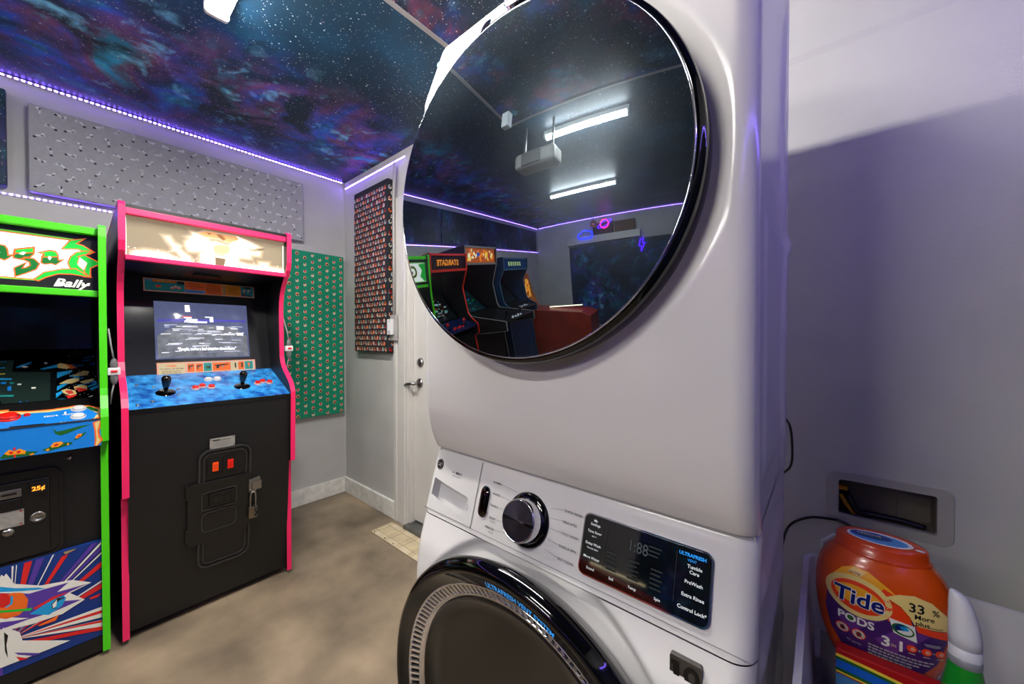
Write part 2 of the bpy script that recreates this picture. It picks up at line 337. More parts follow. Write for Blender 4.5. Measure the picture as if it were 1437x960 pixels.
# traced flat prints: millimetres in the plane of each printed panel
ART = {
 'GMARQ': [
  ('lime',[(79,91),(241,89),(241,84),(79,84)]),
  ('white',[(79,81),(234,80),(214,48),(249,54),(259,48),(240,36),(228,15),(228,-5),(241,-23),(212,-27),(176,-45),(151,-71),(78,-70)]),
  ('green',[(232,80),(266,94),(244,72),(262,67),(288,48),(277,40),(264,38),(257,52),(247,54),(214,48),(224,65)]),
  ('green',[(280,49),(264,46),(247,38),(233,20),(227,-2),(231,-18),(244,-33),(263,-47),(279,-47),(278,-31),(267,-29),(255,-18),(247,1),(253,24),(266,33)]),
  ('green',[(265,32),(305,7),(279,-14),(278,-46),(266,-30),(272,2),(253,24)]),
  ('white',[(254,22),(272,4),(264,-24),(249,-6)]),
  ('green',[(150,-72),(172,-46),(212,-29),(244,-24),(268,-43),(280,-48),(233,-42),(202,-45),(175,-60),(157,-75)]),
  ('dgreen',[(78,32),(89,35),(94,23),(92,-2),(105,3),(92,-8),(87,-2),(83,-13),(78,-8)]),
  ('dgreen',[(110,26),(148,39),(147,17),(139,5),(126,3),(125,-6),(107,-3),(108,17)]),
  ('dgreen',[(124,-5),(133,-1),(148,-1),(159,-16),(152,-36),(129,-53),(110,-65),(108,-39),(131,-17),(121,-39),(133,-35),(142,-25),(140,-12)]),
  ('dgreen',[(160,24),(172,28),(184,35),(196,34),(201,23),(202,1),(214,6),(196,-13),(188,-9),(172,-14),(166,-11),(168,11),(174,22)]),
  ('green',[(111,25),(147,37),(147,23),(109,14)]),
  ('green',[(163,24),(172,27),(184,34),(196,33),(201,23),(201,17),(169,11),(174,21)]),
  ('green',[(78,32),(89,34),(93,23),(93,17),(78,14)]),
  ('white',[(117,11),(124,21),(132,20),(127,10)]),
  ('white',[(179,8),(183,16),(188,11),(184,0)]),
 ],
 'GART': [
  ('white',[(88,-70),(94,199),(98,200)]),
  ('white',[(88,-70),(103,199),(105,199)]),
  ('red',[(88,-70),(120,197),(137,198)]),
  ('purple',[(88,-70),(145,196),(163,198)]),
  ('white',[(88,-70),(181,197),(185,198)]),
  ('red',[(88,-70),(202,165),(218,167)]),
  ('purple',[(88,-70),(273,193),(290,193)]),
  ('white',[(88,-70),(304,181),(304,169)]),
  ('purple',[(88,-70),(304,163),(304,149)]),
  ('white',[(88,-70),(304,139),(304,132)]),
  ('red',[(88,-70),(304,103),(303,82)]),
  ('white',[(88,-70),(303,30),(303,23)]),
  ('red',[(88,-70),(303,19),(303,-1)]),
  ('white',[(88,-70),(302,-72),(302,-113)]),
  ('red',[(88,-70),(302,-85),(302,-97)]),
  ('white',[(88,-70),(302,-123),(301,-149)]),
  ('red',[(88,-70),(302,-124),(302,-133)]),
  ('red',[(101,-87),(301,-148),(301,-162),(170,-122)]),
  ('white',[(69,-8),(108,-54),(114,-87),(219,-153),(170,-154),(67,-152)]),
  ('red',[(100,-134),(127,-158),(107,-153)]),
  ('purple',[(97,-118),(152,-156),(138,-157),(104,-130)]),
  ('white',[(70,141),(83,162),(99,118),(154,84),(225,68),(272,35),(220,22),(255,-21),(201,-45),(135,-42),(69,-30)]),
  ('purple',[(70,102),(130,68),(172,66),(217,63),(190,41),(264,35),(220,27),(183,10),(247,-17),(182,-26),(129,-21),(69,-22)]),
  ('white',[(69,22),(129,-18),(98,-9),(69,3)]),
  ('red',[(136,12),(183,30),(220,28),(172,16),(143,5)]),
  ('cyan',[(70,123),(103,101),(151,78),(165,66),(119,83),(70,105)]),
  ('orange',[(70,91),(96,89),(116,78),(127,49),(124,22),(108,5),(82,7),(69,17)]),
  ('red',[(70,100),(83,94),(92,74),(89,53),(76,49),(69,53)]),
  ('cyan',[(91,80),(96,78),(95,52),(82,45),(79,48),(90,55)]),
  ('green',[(69,43),(112,24),(136,15),(132,7),(112,16),(69,35)]),
  ('cyan',[(129,-4),(168,15),(190,20),(205,21),(211,9),(201,-15),(171,-31)]),
  ('ink',[(177,4),(190,19),(206,15),(203,-2),(190,-18),(179,-14)]),
  ('cyan',[(188,4),(203,12),(205,0),(193,-17),(184,-13)]),
  ('white',[(179,2),(190,15),(188,-8),(181,-13)]),
  ('orange',[(146,-54),(186,-46),(195,-42),(186,-60),(153,-59)]),
  ('red',[(267,-22),(296,-18),(288,-29),(268,-28)]),
  ('white',[(75,-17),(91,-44),(84,-73),(87,-126),(94,-152),(80,-144),(74,-95),(76,-57)]),
  ('ink',[(77,-35),(85,-51),(81,-82),(84,-129),(78,-102),(77,-63)]),
  ('tan',[(206,192),(222,197),(237,193),(231,175),(210,169)]),
  ('ink',[(221,186),(226,187),(226,180),(222,180)]),
 ],
 'GCP': [
  ('orange',[(73,108),(94,118),(138,108),(179,106),(217,113),(237,119),(271,109),(299,83),(303,59),(303,4),(306,-34),(83,-38)]),
  ('cream',[(74,97),(94,110),(138,102),(179,99),(217,105),(242,111),(270,104),(296,77),(301,56),(297,22),(281,-18),(276,-27),(83,-33)]),
  ('blue',[(75,79),(87,86),(113,81),(125,92),(180,86),(218,95),(242,101),(265,91),(283,58),(293,43),(283,11),(269,-7),(271,-26),(83,-33)]),
  ('leaf',[(74,90),(94,101),(114,99),(101,92),(75,82)]),
  ('leaf',[(261,102),(276,100),(293,70),(294,54),(278,67)]),
  ('ink',[(98,14),(171,11),(171,-19),(97,-21)]),
  ('white',[(115,-18),(120,-9),(122,2),(124,2),(126,-9),(131,-16),(126,-16),(123,-18)]),
  ('white',[(134,-17),(140,-10),(142,2),(144,1),(146,-10),(152,-16),(147,-18),(143,-20)]),
  ('white',[(212,75),(216,78),(218,70),(216,55),(214,58)]),
  ('white',[(204,8),(207,11),(210,2),(208,-9),(205,-8)]),
  ('white',[(212,6),(215,8),(218,0),(216,-12),(213,-11)]),
 ],
 'GFRONT': [
  ('leaf',[(188,35),(196,23),(209,24),(247,32),(276,34),(251,25),(218,11),(204,7),(193,16)]),
  ('orange',[(279,41),(304,52),(303,37),(295,7),(296,-8),(304,-27),(292,-50),(282,-47),(284,-21),(283,10)]),
  ('cream',[(284,38),(298,45),(290,8),(292,-15),(298,-28),(289,-47),(285,-46),(288,-22),(287,5)]),
  ('leaf',[(163,-35),(179,-28),(199,-18),(229,-21),(232,-27),(208,-34),(178,-42)]),
  ('amber',[(182,-25),(190,-14),(206,-14),(211,-22),(199,-31),(185,-31)]),
  ('red',[(188,-24),(196,-19),(201,-23),(194,-29)]),
  ('amber',[(172,-35),(179,-31),(180,-39),(174,-41)]),
  ('amber',[(218,-25),(223,-22),(223,-30),(219,-30)]),
  ('leaf',[(233,-16),(246,2),(265,9),(256,-4),(241,-14)]),
  ('amber',[(237,-7),(244,4),(254,5),(251,-5),(240,-11)]),
  ('red',[(241,-5),(249,2),(250,-3),(244,-8)]),
  ('leaf',[(80,-39),(92,-25),(131,-31),(156,-37),(141,-47),(80,-44)]),
  ('amber',[(87,-29),(98,-18),(108,-25),(118,-19),(131,-29),(129,-39),(110,-36),(96,-36)]),
  ('red',[(96,-26),(104,-23),(106,-32),(99,-34)]),
  ('red',[(112,-26),(120,-25),(119,-34),(113,-34)]),
  ('red',[(105,-14),(110,-12),(110,-22),(106,-22)]),
  ('red',[(106,-35),(111,-37),(110,-48),(107,-48)]),
  ('amber',[(137,-43),(146,-40),(148,-45),(139,-49)]),
 ],
 'GBEZ': [
  ('screen',[(52,256),(190,240),(191,-55),(179,-57),(72,-46)]),
  ('screenlit',[(52,243),(174,224),(178,-45),(71,-36)]),
  ('cyan',[(191,217),(232,229),(230,216),(192,169)]),
  ('cyan',[(193,101),(216,126),(222,121),(193,69)]),
  ('cyan',[(191,46),(206,66),(207,50),(192,15)]),
  ('cyan',[(192,-8),(217,5),(207,-19),(192,-52)]),
  ('cyan',[(263,-34),(298,-31),(295,-53),(273,-52)]),
  ('cyan',[(232,171),(261,202),(260,184),(238,152)]),
  ('cyan',[(275,68),(304,96),(304,77),(281,50)]),
  ('cream',[(230,180),(261,221),(278,211),(272,182),(238,174)]),
  ('cream',[(198,121),(219,151),(249,161),(250,137),(230,119)]),
  ('cream',[(251,128),(288,148),(289,134),(265,108)]),
  ('cream',[(204,67),(217,76),(238,59),(243,34),(227,22),(209,46)]),
  ('cream',[(235,89),(254,102),(270,90),(270,65),(254,56),(238,67)]),
  ('red',[(213,61),(230,61),(235,36),(222,31)]),
  ('red',[(238,80),(256,76),(273,60),(248,45)]),
  ('red',[(217,24),(243,26),(232,9),(220,4)]),
  ('cream',[(213,-10),(230,-2),(258,-13),(262,-33),(242,-43),(220,-38)]),
  ('red',[(258,-8),(271,-9),(269,-27),(262,-27)]),
  ('white',[(271,-16),(284,12),(281,1),(282,-27),(275,-10)]),
  ('cyan',[(56,189),(82,184),(83,173),(57,176)]),
  ('blue',[(60,158),(72,159),(73,142),(61,144)]),
  ('teal',[(79,155),(90,153),(90,142),(81,142)]),
  ('white',[(97,138),(107,139),(107,130),(99,130)]),
  ('white',[(131,106),(142,105),(141,95),(133,95)]),
  ('blue',[(77,121),(85,125),(87,92),(78,93)]),
  ('teal',[(65,62),(95,57),(94,46),(65,50)]),
  ('blue',[(108,6),(113,8),(114,-20),(109,-22)]),
  ('blue',[(123,6),(128,5),(128,-24),(125,-25)]),
  ('cyan',[(110,-43),(123,-40),(123,-52),(112,-51)]),
  ('cyan',[(146,251),(190,286),(193,263),(156,245)]),
  ('cyan',[(86,277),(123,318),(123,304),(92,267)]),
  ('cream',[(190,282),(198,297),(218,283),(232,258),(216,244),(193,256)]),
  ('orange',[(213,284),(232,277),(245,246),(227,242)]),
  ('white',[(98,278),(106,283),(118,275),(109,268)]),
  ('white',[(155,302),(160,311),(165,301),(160,295)]),
 ],
 'PMARQ': [
  ('glow',[(-160,23),(-152,24),(-138,-1),(-126,-4),(-119,-7),(-123,-18),(-92,-46),(-82,-60),(-88,-71),(-108,-59),(-126,-26),(-138,-26),(-136,-13),(-153,9)]),
  ('glow',[(-95,15),(-79,34),(-85,38),(-71,46),(-75,61),(-51,58),(-39,58),(-22,46),(-18,20),(-22,-8),(-60,-17),(-88,-19),(-96,0)]),
  ('glow',[(61,35),(70,65),(84,79),(126,65),(170,44),(150,32),(126,30),(136,18),(177,19),(175,4),(135,1),(138,-16),(88,-19),(60,-9)]),
  ('fire',[(-59,62),(-34,75),(-9,78),(17,75),(52,75),(84,76),(93,64),(65,47),(38,47),(21,55),(-9,54),(-34,51)]),
  ('ember',[(8,71),(25,72),(43,59),(34,47),(19,57)]),
  ('ember',[(-26,72),(-9,71),(-18,63)]),
  ('glow',[(-47,-25),(-18,-10),(-18,31),(8,36),(38,28),(61,29),(60,-15),(90,-21),(90,-71),(38,-71),(-2,-71),(-48,-68)]),
  ('tan',[(-3,15),(16,26),(52,28),(58,7),(47,-12),(-1,-15)]),
  ('dtan',[(3,-33),(42,-35),(35,-69),(3,-69)]),
  ('tan',[(7,-16),(38,-13),(34,-22),(7,-24)]),
  ('glow',[(-259,-57),(-225,-44),(-168,-44),(-127,-62),(-80,-70),(-259,-72)]),
  ('glow',[(177,-33),(211,-31),(211,-63),(177,-62)]),
  ('glow',[(95,-43),(125,-50),(174,-48),(292,-52),(292,-69),(95,-68)]),
 ],
}

# ------------------------------------------------------------------ palette
M_wall = pm('wall paint', (.78, .775, .765), .62, var=.09, scale=3.5, bump=.12, bscale=160)
M_white = pm('white trim paint', (.83, .82, .80), .4, var=.06, scale=5, bump=.05, bscale=60)
M_base = pm('chipped baseboard paint', (.93, .925, .90), .6, var=.18, scale=22, bump=.5, bscale=45)
M_conc = pm('concrete', (.60, .53, .44), .40, var=.5, scale=3.2, bump=.12, bscale=70, var2=(.40, .355, .30))
M_black = pm('black painted board', (.062, .060, .058), .45, var=.25, scale=9, bump=.10, bscale=260)
M_gloss = pm('gloss black', (.012, .012, .014), .07, spec=.6)
M_satin = pm('satin black', (.05, .05, .052), .3)
M_steel = pm('steel', (.62, .61, .60), .28, metal=1.0, var=.1)
M_chrome = pm('chrome', (.86, .86, .88), .06, metal=1.0)
M_green = pm('green edge moulding', (.30, .84, .06), .35, spec=.5)
M_pink = pm('pink edge moulding', (.97, .14, .40), .4, spec=.5)
M_red = pm('red paint', (.80, .07, .06), .35)
M_app = pm('white enamel', (.86, .85, .84), .16, spec=.5, var=.01)
M_appm = pm('white enamel sheet', (.84, .835, .83), .22, spec=.5, var=.01)
M_plast = pm('white plastic', (.88, .88, .88), .3)
M_house = pm('lamp housing', (.86, .86, .84), .4)
C = {k: pm('print '+k, c, .45, var=.03, scale=30) for k, c in dict(
    white=(.93, .92, .88), lime=(.55, .86, .30), green=(.05, .75, .22), dgreen=(.03, .55, .22), orange=(.95, .42, .10), cream=(.90, .80, .52),
    blue=(.05, .50, .86), navy=(.04, .20, .50), red=(.86, .13, .12), purple=(.34, .22, .62), cyan=(.10, .62, .86), ink=(.03, .03, .035),
    tan=(.62, .52, .36), dtan=(.42, .36, .26), leaf=(.10, .38, .12), amber=(.96, .60, .08), teal=(.10, .55, .53), grey=(.50, .50, .50), yellow=(.96, .84, .25),
    violet=(.20, .09, .33), blood=(.66, .12, .06), sand=(.84, .76, .58), lgrey=(.66, .66, .66), salmon=(.93, .62, .50), sky=(.30, .56, .80), pale=(.80, .78, .72)).items()}
def glow(name, c, s): return pm('glow '+name, c, .4, emit=s, var=.01)

XW, YW, ZC = -2.90, 1.382, 2.44          # arcade wall, washer wall, ceiling
XR, YF = .74, -4.85                     # the two walls behind the camera
# ------------------------------------------------------------------ the room
struct(MB().box(XW-.1, XR+.1, YF-.1, YW+.6, -.1, 0).build('floor', mat=M_conc))
struct(MB().box(XW-.1, XR+.1, YF-.1, YW+.2, ZC+.012, ZC+.1).build('ceiling', mat=M_wall))
b = MB().mat(M_wall).box(XW-.1, XW, YF, YW+.15, 0, 1.885).box(XW-.1, XW-.006, YF, YW+.15, 1.885, ZC+.012)
struct(b.build('wall_left'))
struct(MB().box(XW, XR, YF-.1, YF, 0, ZC+.012).build('wall_front', mat=M_wall))
struct(MB().box(XR, XR+.1, YF, YW+.15, 0, ZC+.012).build('wall_right', mat=M_wall))
DX0, DX1, DZ = -2.045, -1.15, 2.03       # doorway
OX0, OX1, OZ0, OZ1 = .030, .226, .722, .828   # hole of the outlet box
b = MB().mat(M_wall)
t = .15
b.box(XW, DX0, YW, YW+t, 0, ZC+.012).box(DX0, DX1, YW, YW+t, DZ, ZC+.012)
b.box(DX1, OX0, YW, YW+t, 0, 2.03).box(OX0, OX1, YW, YW+t, 0, OZ0).box(OX0, OX1, YW, YW+t, OZ1, 2.03).box(OX1, XR, YW, YW+t, 0, 2.03)
b.prism([(YW, 2.03), (YW-.004, 2.05), (YW-.0035, 2.10), (YW, 2.24), (YW, ZC+.012), (YW+t, ZC+.012), (YW+t, 2.03)], 0, DX1, XR)
struct(b.build('wall_back'))
struct(MB().box(XW, XW+.016, YF, YW-.016, 0, .118).build('baseboard_left', mat=M_base, bevel=.004))
struct(MB().box(XW, -2.185, YW-.018, YW, 0, .118).build('baseboard_back', mat=M_base, bevel=.004))
# door casing with its mouldings
b = MB().mat(M_white)
for x0, x1, y in ((-2.185, -2.045, .014), (-2.180, -2.150, .022), (-2.140, -2.062, .018)): b.box(x0, x1, YW-y, YW, 0, 2.14)
for x0, x1, y in ((-1.15, -1.01, .014), (-1.13, -1.06, .018)): b.box(x0, x1, YW-y, YW, 0, 2.14)
b.box(-2.045, -1.15, YW-.014, YW, 2.03, 2.14).box(-2.045, -1.15, YW-.018, YW, 2.045, 2.125)
struct(b.build('trim_1', bevel=.003))
b = MB().mat(M_white).box(DX0, DX0+.012, YW, YW+.10, 0, DZ).box(DX1-.012, DX1, YW, YW+.10, 0, DZ).box(DX0, DX1, YW, YW+.10, DZ-.012, DZ)
struct(b.build('trim_2'))
struct(MB().box(DX0, DX1, YW-.045, YW+.10, 0, .022).build('trim_3', mat=pm('worn aluminium sill', (.50, .50, .49), .4, metal=.7, var=.3, scale=14), bevel=.004))
struct(MB().box(DX0+.014, DX1-.014, YW+.034, YW+.07, .034, DZ-.014).build('door_1', mat=M_white, bevel=.002))
door = bpy.data.objects['door_1']
h = MB().mat(M_steel)
hx, hz, hy = -1.965, .93, YW+.034
h.lathe((hx, hy, hz), (1, 0, 0), (0, 0, 1), (0, -1, 0), [(.001, .012), (.026, .012), (.031, .004), (.031, 0)], 28)
h.cyl((hx, hy-.01, hz), (hx, hy-.055, hz), .011)
h.tube([(hx, hy-.05, hz), (hx-.02, hy-.055, hz-.001), (hx-.06, hy-.055, hz-.006), (hx-.095, hy-.048, hz-.016)], .0095, 10)
h.build('door_handle', door)
h = MB().mat(M_steel).lathe((-1.955, hy, 1.063), (1, 0, 0), (0, 0, 1), (0, -1, 0), [(.001, .016), (.024, .015), (.029, .006), (.029, 0)], 28)
h.box(-1.957, -1.953, hy-.018, hy-.014, 1.052, 1.074); h.build('deadbolt', door)

# vinyl tiles left on the concrete at the door
M_tile = pm('vinyl tile', (.83, .76, .62), .45, var=.16, scale=16)
M_tile2 = pm('vinyl tile light', (.87, .81, .69), .45, var=.14, scale=16)
vt = thing('vinyl_flooring', 'cream vinyl tile remnant glued to the concrete before the door', 'flooring', (-1.9, 1.26, 0))
MB().box(-2.165, -1.42, 1.185, 1.336, 0, .002).build('backing', vt, pm('grout brown', (.50, .42, .32), .8))
xs = [-2.165, -2.128, -2.03, -1.995, -1.90, -1.865, -1.77, -1.735, -1.64, -1.605, -1.51, -1.42]; ys = [1.185, 1.222, 1.30, 1.336]
for i in range(len(xs)-1):
    for j in range(3):
        MB().box(xs[i]+.0015, xs[i+1]-.0015, ys[j]+.0015, ys[j+1]-.0015, .002, .0042+.0004*((i+j) % 2)).build('tile', vt, (M_tile, M_tile2)[(i*j+i) % 2])
b = MB()
for x in (-2.14, -2.02, -1.93): b.sphere((x, 1.197, .0048), .004, 8, 6)
b.build('nail_head', vt, M_gloss)

# ------------------------------------------------------------------ star-field fabric on the ceiling
G1 = galaxy('galaxy ceiling', (0, 0, 0), band=(0, -2.30, .62), bright=3.4)
G2 = galaxy('galaxy ceiling red', (3.1, 1.7, 0), None, bright=2.4, red=1.3)
b = MB().mat(G1).box(XW, -1.218, -.765, YW, ZC, ZC+.012).box(XW, XR, YF, -.765, ZC, ZC+.012)
tag(b.build('ceiling_fabric'), 'dark blue star-field fabric sheet stretched over the ceiling above the arcade machines', 'fabric')
tag(MB().mat(G2).box(-1.204, XR, -.755, YW, ZC, ZC+.012).build('ceiling_fabric'), 'star-field fabric sheet with a red and blue nebula on the ceiling over the dryer', 'fabric')
tag(MB().mat(pm('batten grey', (.62, .6, .6), .4)).box(-1.221, -1.201, -.77, YW, ZC-.003, ZC+.008).box(-1.201, XR, -.77, -.75, ZC-.003, ZC+.008).build('seam_batten'), 'thin pale strip covering the joint of the two ceiling fabric sheets', 'batten')

# ------------------------------------------------------------------ ceiling lamps
M_diff = pm('lamp diffuser', (1.0, .965, .90), .4, emit=LAMP, ecolor=(1.0, .985, .955), var=.01)
def lamp(x0, x1, y, label, rot=0.0):
    t = thing('ceiling_lamp', label, 'lamp', ((x0+x1)/2, y, ZC), 'strip lamps on the ceiling')
    p = rrect(y-.036, y+.036, ZC-.058, ZC-.001, .012, 3)
    MB().mat(M_house).prism([(y-.0365, ZC-.034), (y+.0365, ZC-.034), (y+.0365, ZC-.001), (y-.0365, ZC-.001)], 0, x0+.004, x1-.004).build('housing', t)
    q = [(y+.034*math.cos(a), ZC-.0345-.024*math.sin(a)) for a in [math.pi*k/10 for k in range(11)]]
    MB().mat(M_diff).prism(q, 0, x0+.016, x1-.016, smooth=True).build('diffuser', t)
    for a, b_ in ((x0, x0+.016), (x1-.016, x1)): MB().mat(M_house).prism(p, 0, a, b_).build('end_cap', t)
    return t
lamp(-1.70, -.45, .340, 'white strip lamp with its end in view at the top of the photo')
lamp(-1.02, -.36, -1.05, 'short white strip lamp seen curved high in the dryer door reflection')
lamp(-1.60, -.66, -2.62, 'bright strip lamp over the middle of the room, mirrored in the dryer door')

# ------------------------------------------------------------------ LED strips
M_bead = pm('led bead', (.62, .50, 1.0), .4, emit=BEAD, ecolor=(.56, .40, 1.0), var=.01)
M_tape = pm('led tape', (.82, .80, .88), .5)
M_bead2 = pm('led bead strong', (.62, .50, 1.0), .4, emit=120, ecolor=(.50, .38, 1.0), var=.01)
def led(p, q, nrm, label, pitch=.0195, bead=None):
    p, q, nrm = Vector(p), Vector(q), Vector(nrm).normalized(); d = (q-p); L_ = d.length; d.normalize(); w = nrm.cross(d)
    t = thing('led_strip', label, 'led strip', (p+q)/2, 'violet led strips round the room')
    m = MB(); o = [p+w*s+nrm*h for s, h in ((-.005, 0), (.005, 0), (.005, .0015), (-.005, .0015))]
    m.add(o+[x+d*L_ for x in o], [(0, 1, 2, 3), (4, 7, 6, 5), (0, 4, 5, 1), (1, 5, 6, 2), (2, 6, 7, 3), (3, 7, 4, 0)])
    m.build('tape', t, M_tape)
    m = MB().mat(bead or M_bead); n = int(L_/pitch)
    for k in range(n):
        c = p+d*(pitch*(k+.5))+nrm*.0022
        m.add([c+d*a+w*b_ for a, b_ in ((-.0048, -.0036), (.0048, -.0036), (.0048, .0036), (-.0048, .0036))], [(0, 1, 2, 3)])
    m.build('led_beads', t, recalc=False, kind='stuff'); return t
led((XW+.006, YF+.01, ZC-.007), (XW+.006, YW-.01, ZC-.007), (1, 0, -.8), 'violet led strip along the ceiling edge above the arcade machines')
led((XW+.02, YW-.006, ZC-.052), (-2.06, YW-.006, ZC-.052), (0, -1, -.8), 'short violet led strip along the ceiling edge above the door')
led((XW+.004, YF+.01, 1.887), (XW+.004, .98, 1.887), (1, 0, .25), 'lower violet led strip on the arcade wall just under the fabric panels')
led((XR-.004, -.6, 1.90), (XR-.004, YW-.02, 1.90), (-1, 0, .1), 'violet led strip at head height on the right-hand wall beside the dryer', bead=M_bead2)
led((XW+.05, YF+.006, ZC-.007), (XR-.05, YF+.006, ZC-.007), (0, 1, -.8), 'violet led strip along the ceiling edge of the far wall')

# ------------------------------------------------------------------ fabric covered sound panels
def wall_panel(name, label, mat, box, cat='panel'):
    t = thing(name, label, cat, ((box[0]+box[1])/2, (box[2]+box[3])/2, box[4]))
    MB().mat(mat).box(*box).build('padded_board', t, bevel=.006); return t
M_gf = pm('grey fabric', (.66, .66, .69), .85, var=.08, scale=60, bump=.25, bscale=500)
y0, y1, z0, z1 = -.137, 1.062, 1.912, 2.325
t = wall_panel('sound_panel', 'long grey fabric sound panel with pale squiggles and black dots above the machines', M_gf, (XW+.002, -2.858, y0, y1, z0, z1))
cv = Canvas((-2.858, y0, z0), (0, 1, 0), (0, 0, 1)); rnd = random.Random(3)
M_sq = pm('squiggle print', (.88, .88, .91), .85)
k = 0
for r in range(7):
    for c_ in range(19):
        a = .035+c_*.063+(.0315 if r % 2 else 0); bz = .035+r*.059
        if a > 1.17 or bz > .40: continue
        rot = (.4, 1.5, -.5, 2.6, .1)[k % 5]+rnd.uniform(-.2, .2); k += 1
        d = (math.cos(rot), math.sin(rot))
        cv.ell(a, bz, .017, .0045, M_sq, rot, 8, up=False); cv.ell(a+d[0]*.009-d[1]*.005, bz+d[1]*.009+d[0]*.005, .009, .006, M_sq, rot+.9, 8, up=False)
        if k % 4: cv.ell(a+d[0]*-.017, bz+d[1]*-.017-.006, .0058, .0050, C['ink'], 0, 8, up=False)
cv.build('printed_pattern', t)['kind'] = 'stuff'
M_gr = pm('green fabric', (.03, .56, .42), .8, var=.08, scale=60, bump=.2, bscale=500)
y0, y1, z0, z1 = .80, 1.348, .638, 1.845
t = wall_panel('sound_panel', 'green fabric sound panel printed with rows of small round badges right of the pink machine', M_gr, (XW+.002, -2.852, y0, y1, z0, z1))
cv = Canvas((-2.852, y0, z0), (0, 1, 0), (0, 0, 1))
for c_ in range(11):
    for r in range(25):
        a = y1-y0-.024-c_*.0515; bz = .018+r*.0485+(.024 if c_ % 2 else 0)
        if bz > z1-z0-.012 or a < .012: continue
        q = (r+2*c_) % 3; cv.h = .0006
        cv.ell(a, bz, .0115, .0125, C['pale'] if q else C['salmon'], 0, 10)
        cv.ell(a+.001, bz-.002, .0075, .007, (C['ink'], C['red'], C['sand'])[q], .5, 8)
        if q: cv.ell(a-.002, bz+.008, .006, .004, C['ink'], 0, 7)
        if q == 2: cv.line((a-.026, bz), (a-.011, bz), .002, C['ink'])
cv.build('printed_pattern', t)['kind'] = 'stuff'
M_mf = pm('dark print fabric', (.12, .13, .15), .8, var=.3, scale=60, bump=.2, bscale=500)
x0, x1, z0, z1 = -2.655, -2.200, 1.122, 2.275
t = wall_panel('sound_panel', 'narrow sound panel with a dense red, black and white print beside the door', M_mf, (x0, x1, 1.333, YW-.002, z0, z1))
rnd = random.Random(9)
def dense(cv, W, H):
    for r in range(int(H/.0385)):
        for c_ in range(int(W/.034)):
            a = .018+c_*.034+(.017 if r % 2 else 0); bz = .02+r*.0385
            if a > W-.012: continue
            cv.h = .0006
            cv.ell(a, bz, .0125, .0145, (C['blood'], C['pale'], C['salmon'], C['orange'], C['pale'])[(r*2+c_) % 5], .3, 9)
            cv.ell(a+.002, bz+.004, .0075, .008, (C['ink'], C['salmon'], C['ink'], C['teal'])[(r*2+c_) % 4], 0, 7)
            cv.ell(a-.010, bz-.010, .005, .0045, (C['ink'], C['sky'], C['pale'])[(r+2*c_) % 3], 0, 6)
cv = Canvas((x0, 1.333, z0), (1, 0, 0), (0, 0, 1)); dense(cv, x1-x0, z1-z0); cv.build('printed_pattern', t)['kind'] = 'stuff'
cv = Canvas((x1, 1.333, z0), (0, 1, 0), (0, 0, 1)); dense(cv, .048, z1-z0); cv.build('printed_side', t)['kind'] = 'stuff'
G3 = galaxy('galaxy panel', (1.0, 4.0, 2.0), None, bright=1.4, red=.1, cyan=.9, star=.5)
for k, (ya, yb) in enumerate(((-1.40, -.198), (-2.62, -1.41), (-3.84, -2.63), (-4.70, -3.85))):
    wall_panel('sound_panel', ('dark blue star-field sound panel at the left frame edge', 'dark blue star-field sound panel above the red-trimmed machine and the big grey machine',
        'dark blue star-field sound panel above the blue machine', 'last dark blue star-field panel near the far wall')[k], G3, (XW+.002, -2.858, ya, yb, 1.915, 2.355))['group'] = 'star-field panels on the arcade wall'

# ------------------------------------------------------------------ switch box and conduit
M_cond = pm('painted conduit', (.66, .65, .64), .4)
t = thing('light_switch', 'white surface switch box on a grey backplate left of the door', 'switch', (-2.16, 1.36, 1.29))
MB().mat(M_cond).box(-2.192, -2.122, 1.342, YW-.024, 1.20, 1.37).build('backplate', t, bevel=.004)
MB().mat(M_plast).box(-2.194, -2.142, 1.318, 1.342, 1.238, 1.342).build('cover', t, bevel=.006)
MB().mat(M_plast).box(-2.180, -2.158, 1.311, 1.318, 1.262, 1.318).build('rocker', t, bevel=.003)
MB().mat(M_cond).tube([(-2.150, 1.347, 1.37), (-2.150, 1.347, 1.75), (-2.150, 1.347, 2.15), (-2.14, 1.350, 2.36)], .0095, 10).build('conduit', t)
# ------------------------------------------------------------------ arcade machines on the left wall (they face +X)
XB = -2.86
def side_panels(t, prof, y0, y1, trim, th=.018, tw=.020, inset=.0, matp=None):
    """two profiled side boards and the coloured moulding on their front edge"""
    outline = [(XB, .02)]+prof+[(XB, prof[-1][1])]
    for a in (y0, y1-th):
        MB().mat(matp or M_black).prism(outline, 1, a, a+th).build('side_panel', t)
    for a in (y0-.001, y1-th-.001):
        m = MB().mat(trim); path = prof+[(XB, prof[-1][1])]
        for i in range(len(path)):
            pass
        off = []
        for i, p in enumerate(path):
            p = Vector(p); d = Vector((0, 0))
            if i: v = p-Vector(path[i-1]); v.normalize(); d += Vector((v.y, -v.x))
            if i < len(path)-1: v = Vector(path[i+1])-p; v.normalize(); d += Vector((v.y, -v.x))
            d.normalize(); off.append(p+d*.005)
        pr = [tuple(p) for p in path]; po = [tuple(p) for p in off]
        vs = []
        for q in (pr, po):
            for yy in (a, a+tw): vs += [(x, yy, z) for x, z in q]
        n = len(pr); fs = []
        for i in range(n-1):
            fs += [(2*n+i, 2*n+i+1, 3*n+i+1, 3*n+i), (i, 2*n+i, 2*n+i+1, i+1)[::-1], (n+i, n+i+1, 3*n+i+1, 3*n+i), (i, i+1, n+i+1, n+i)]
        fs += [(0, 2*n, 3*n, n), (n-1, 2*n-1, 4*n-1, 3*n-1)]
        m.add(vs, fs, False).build('edge_moulding', t)
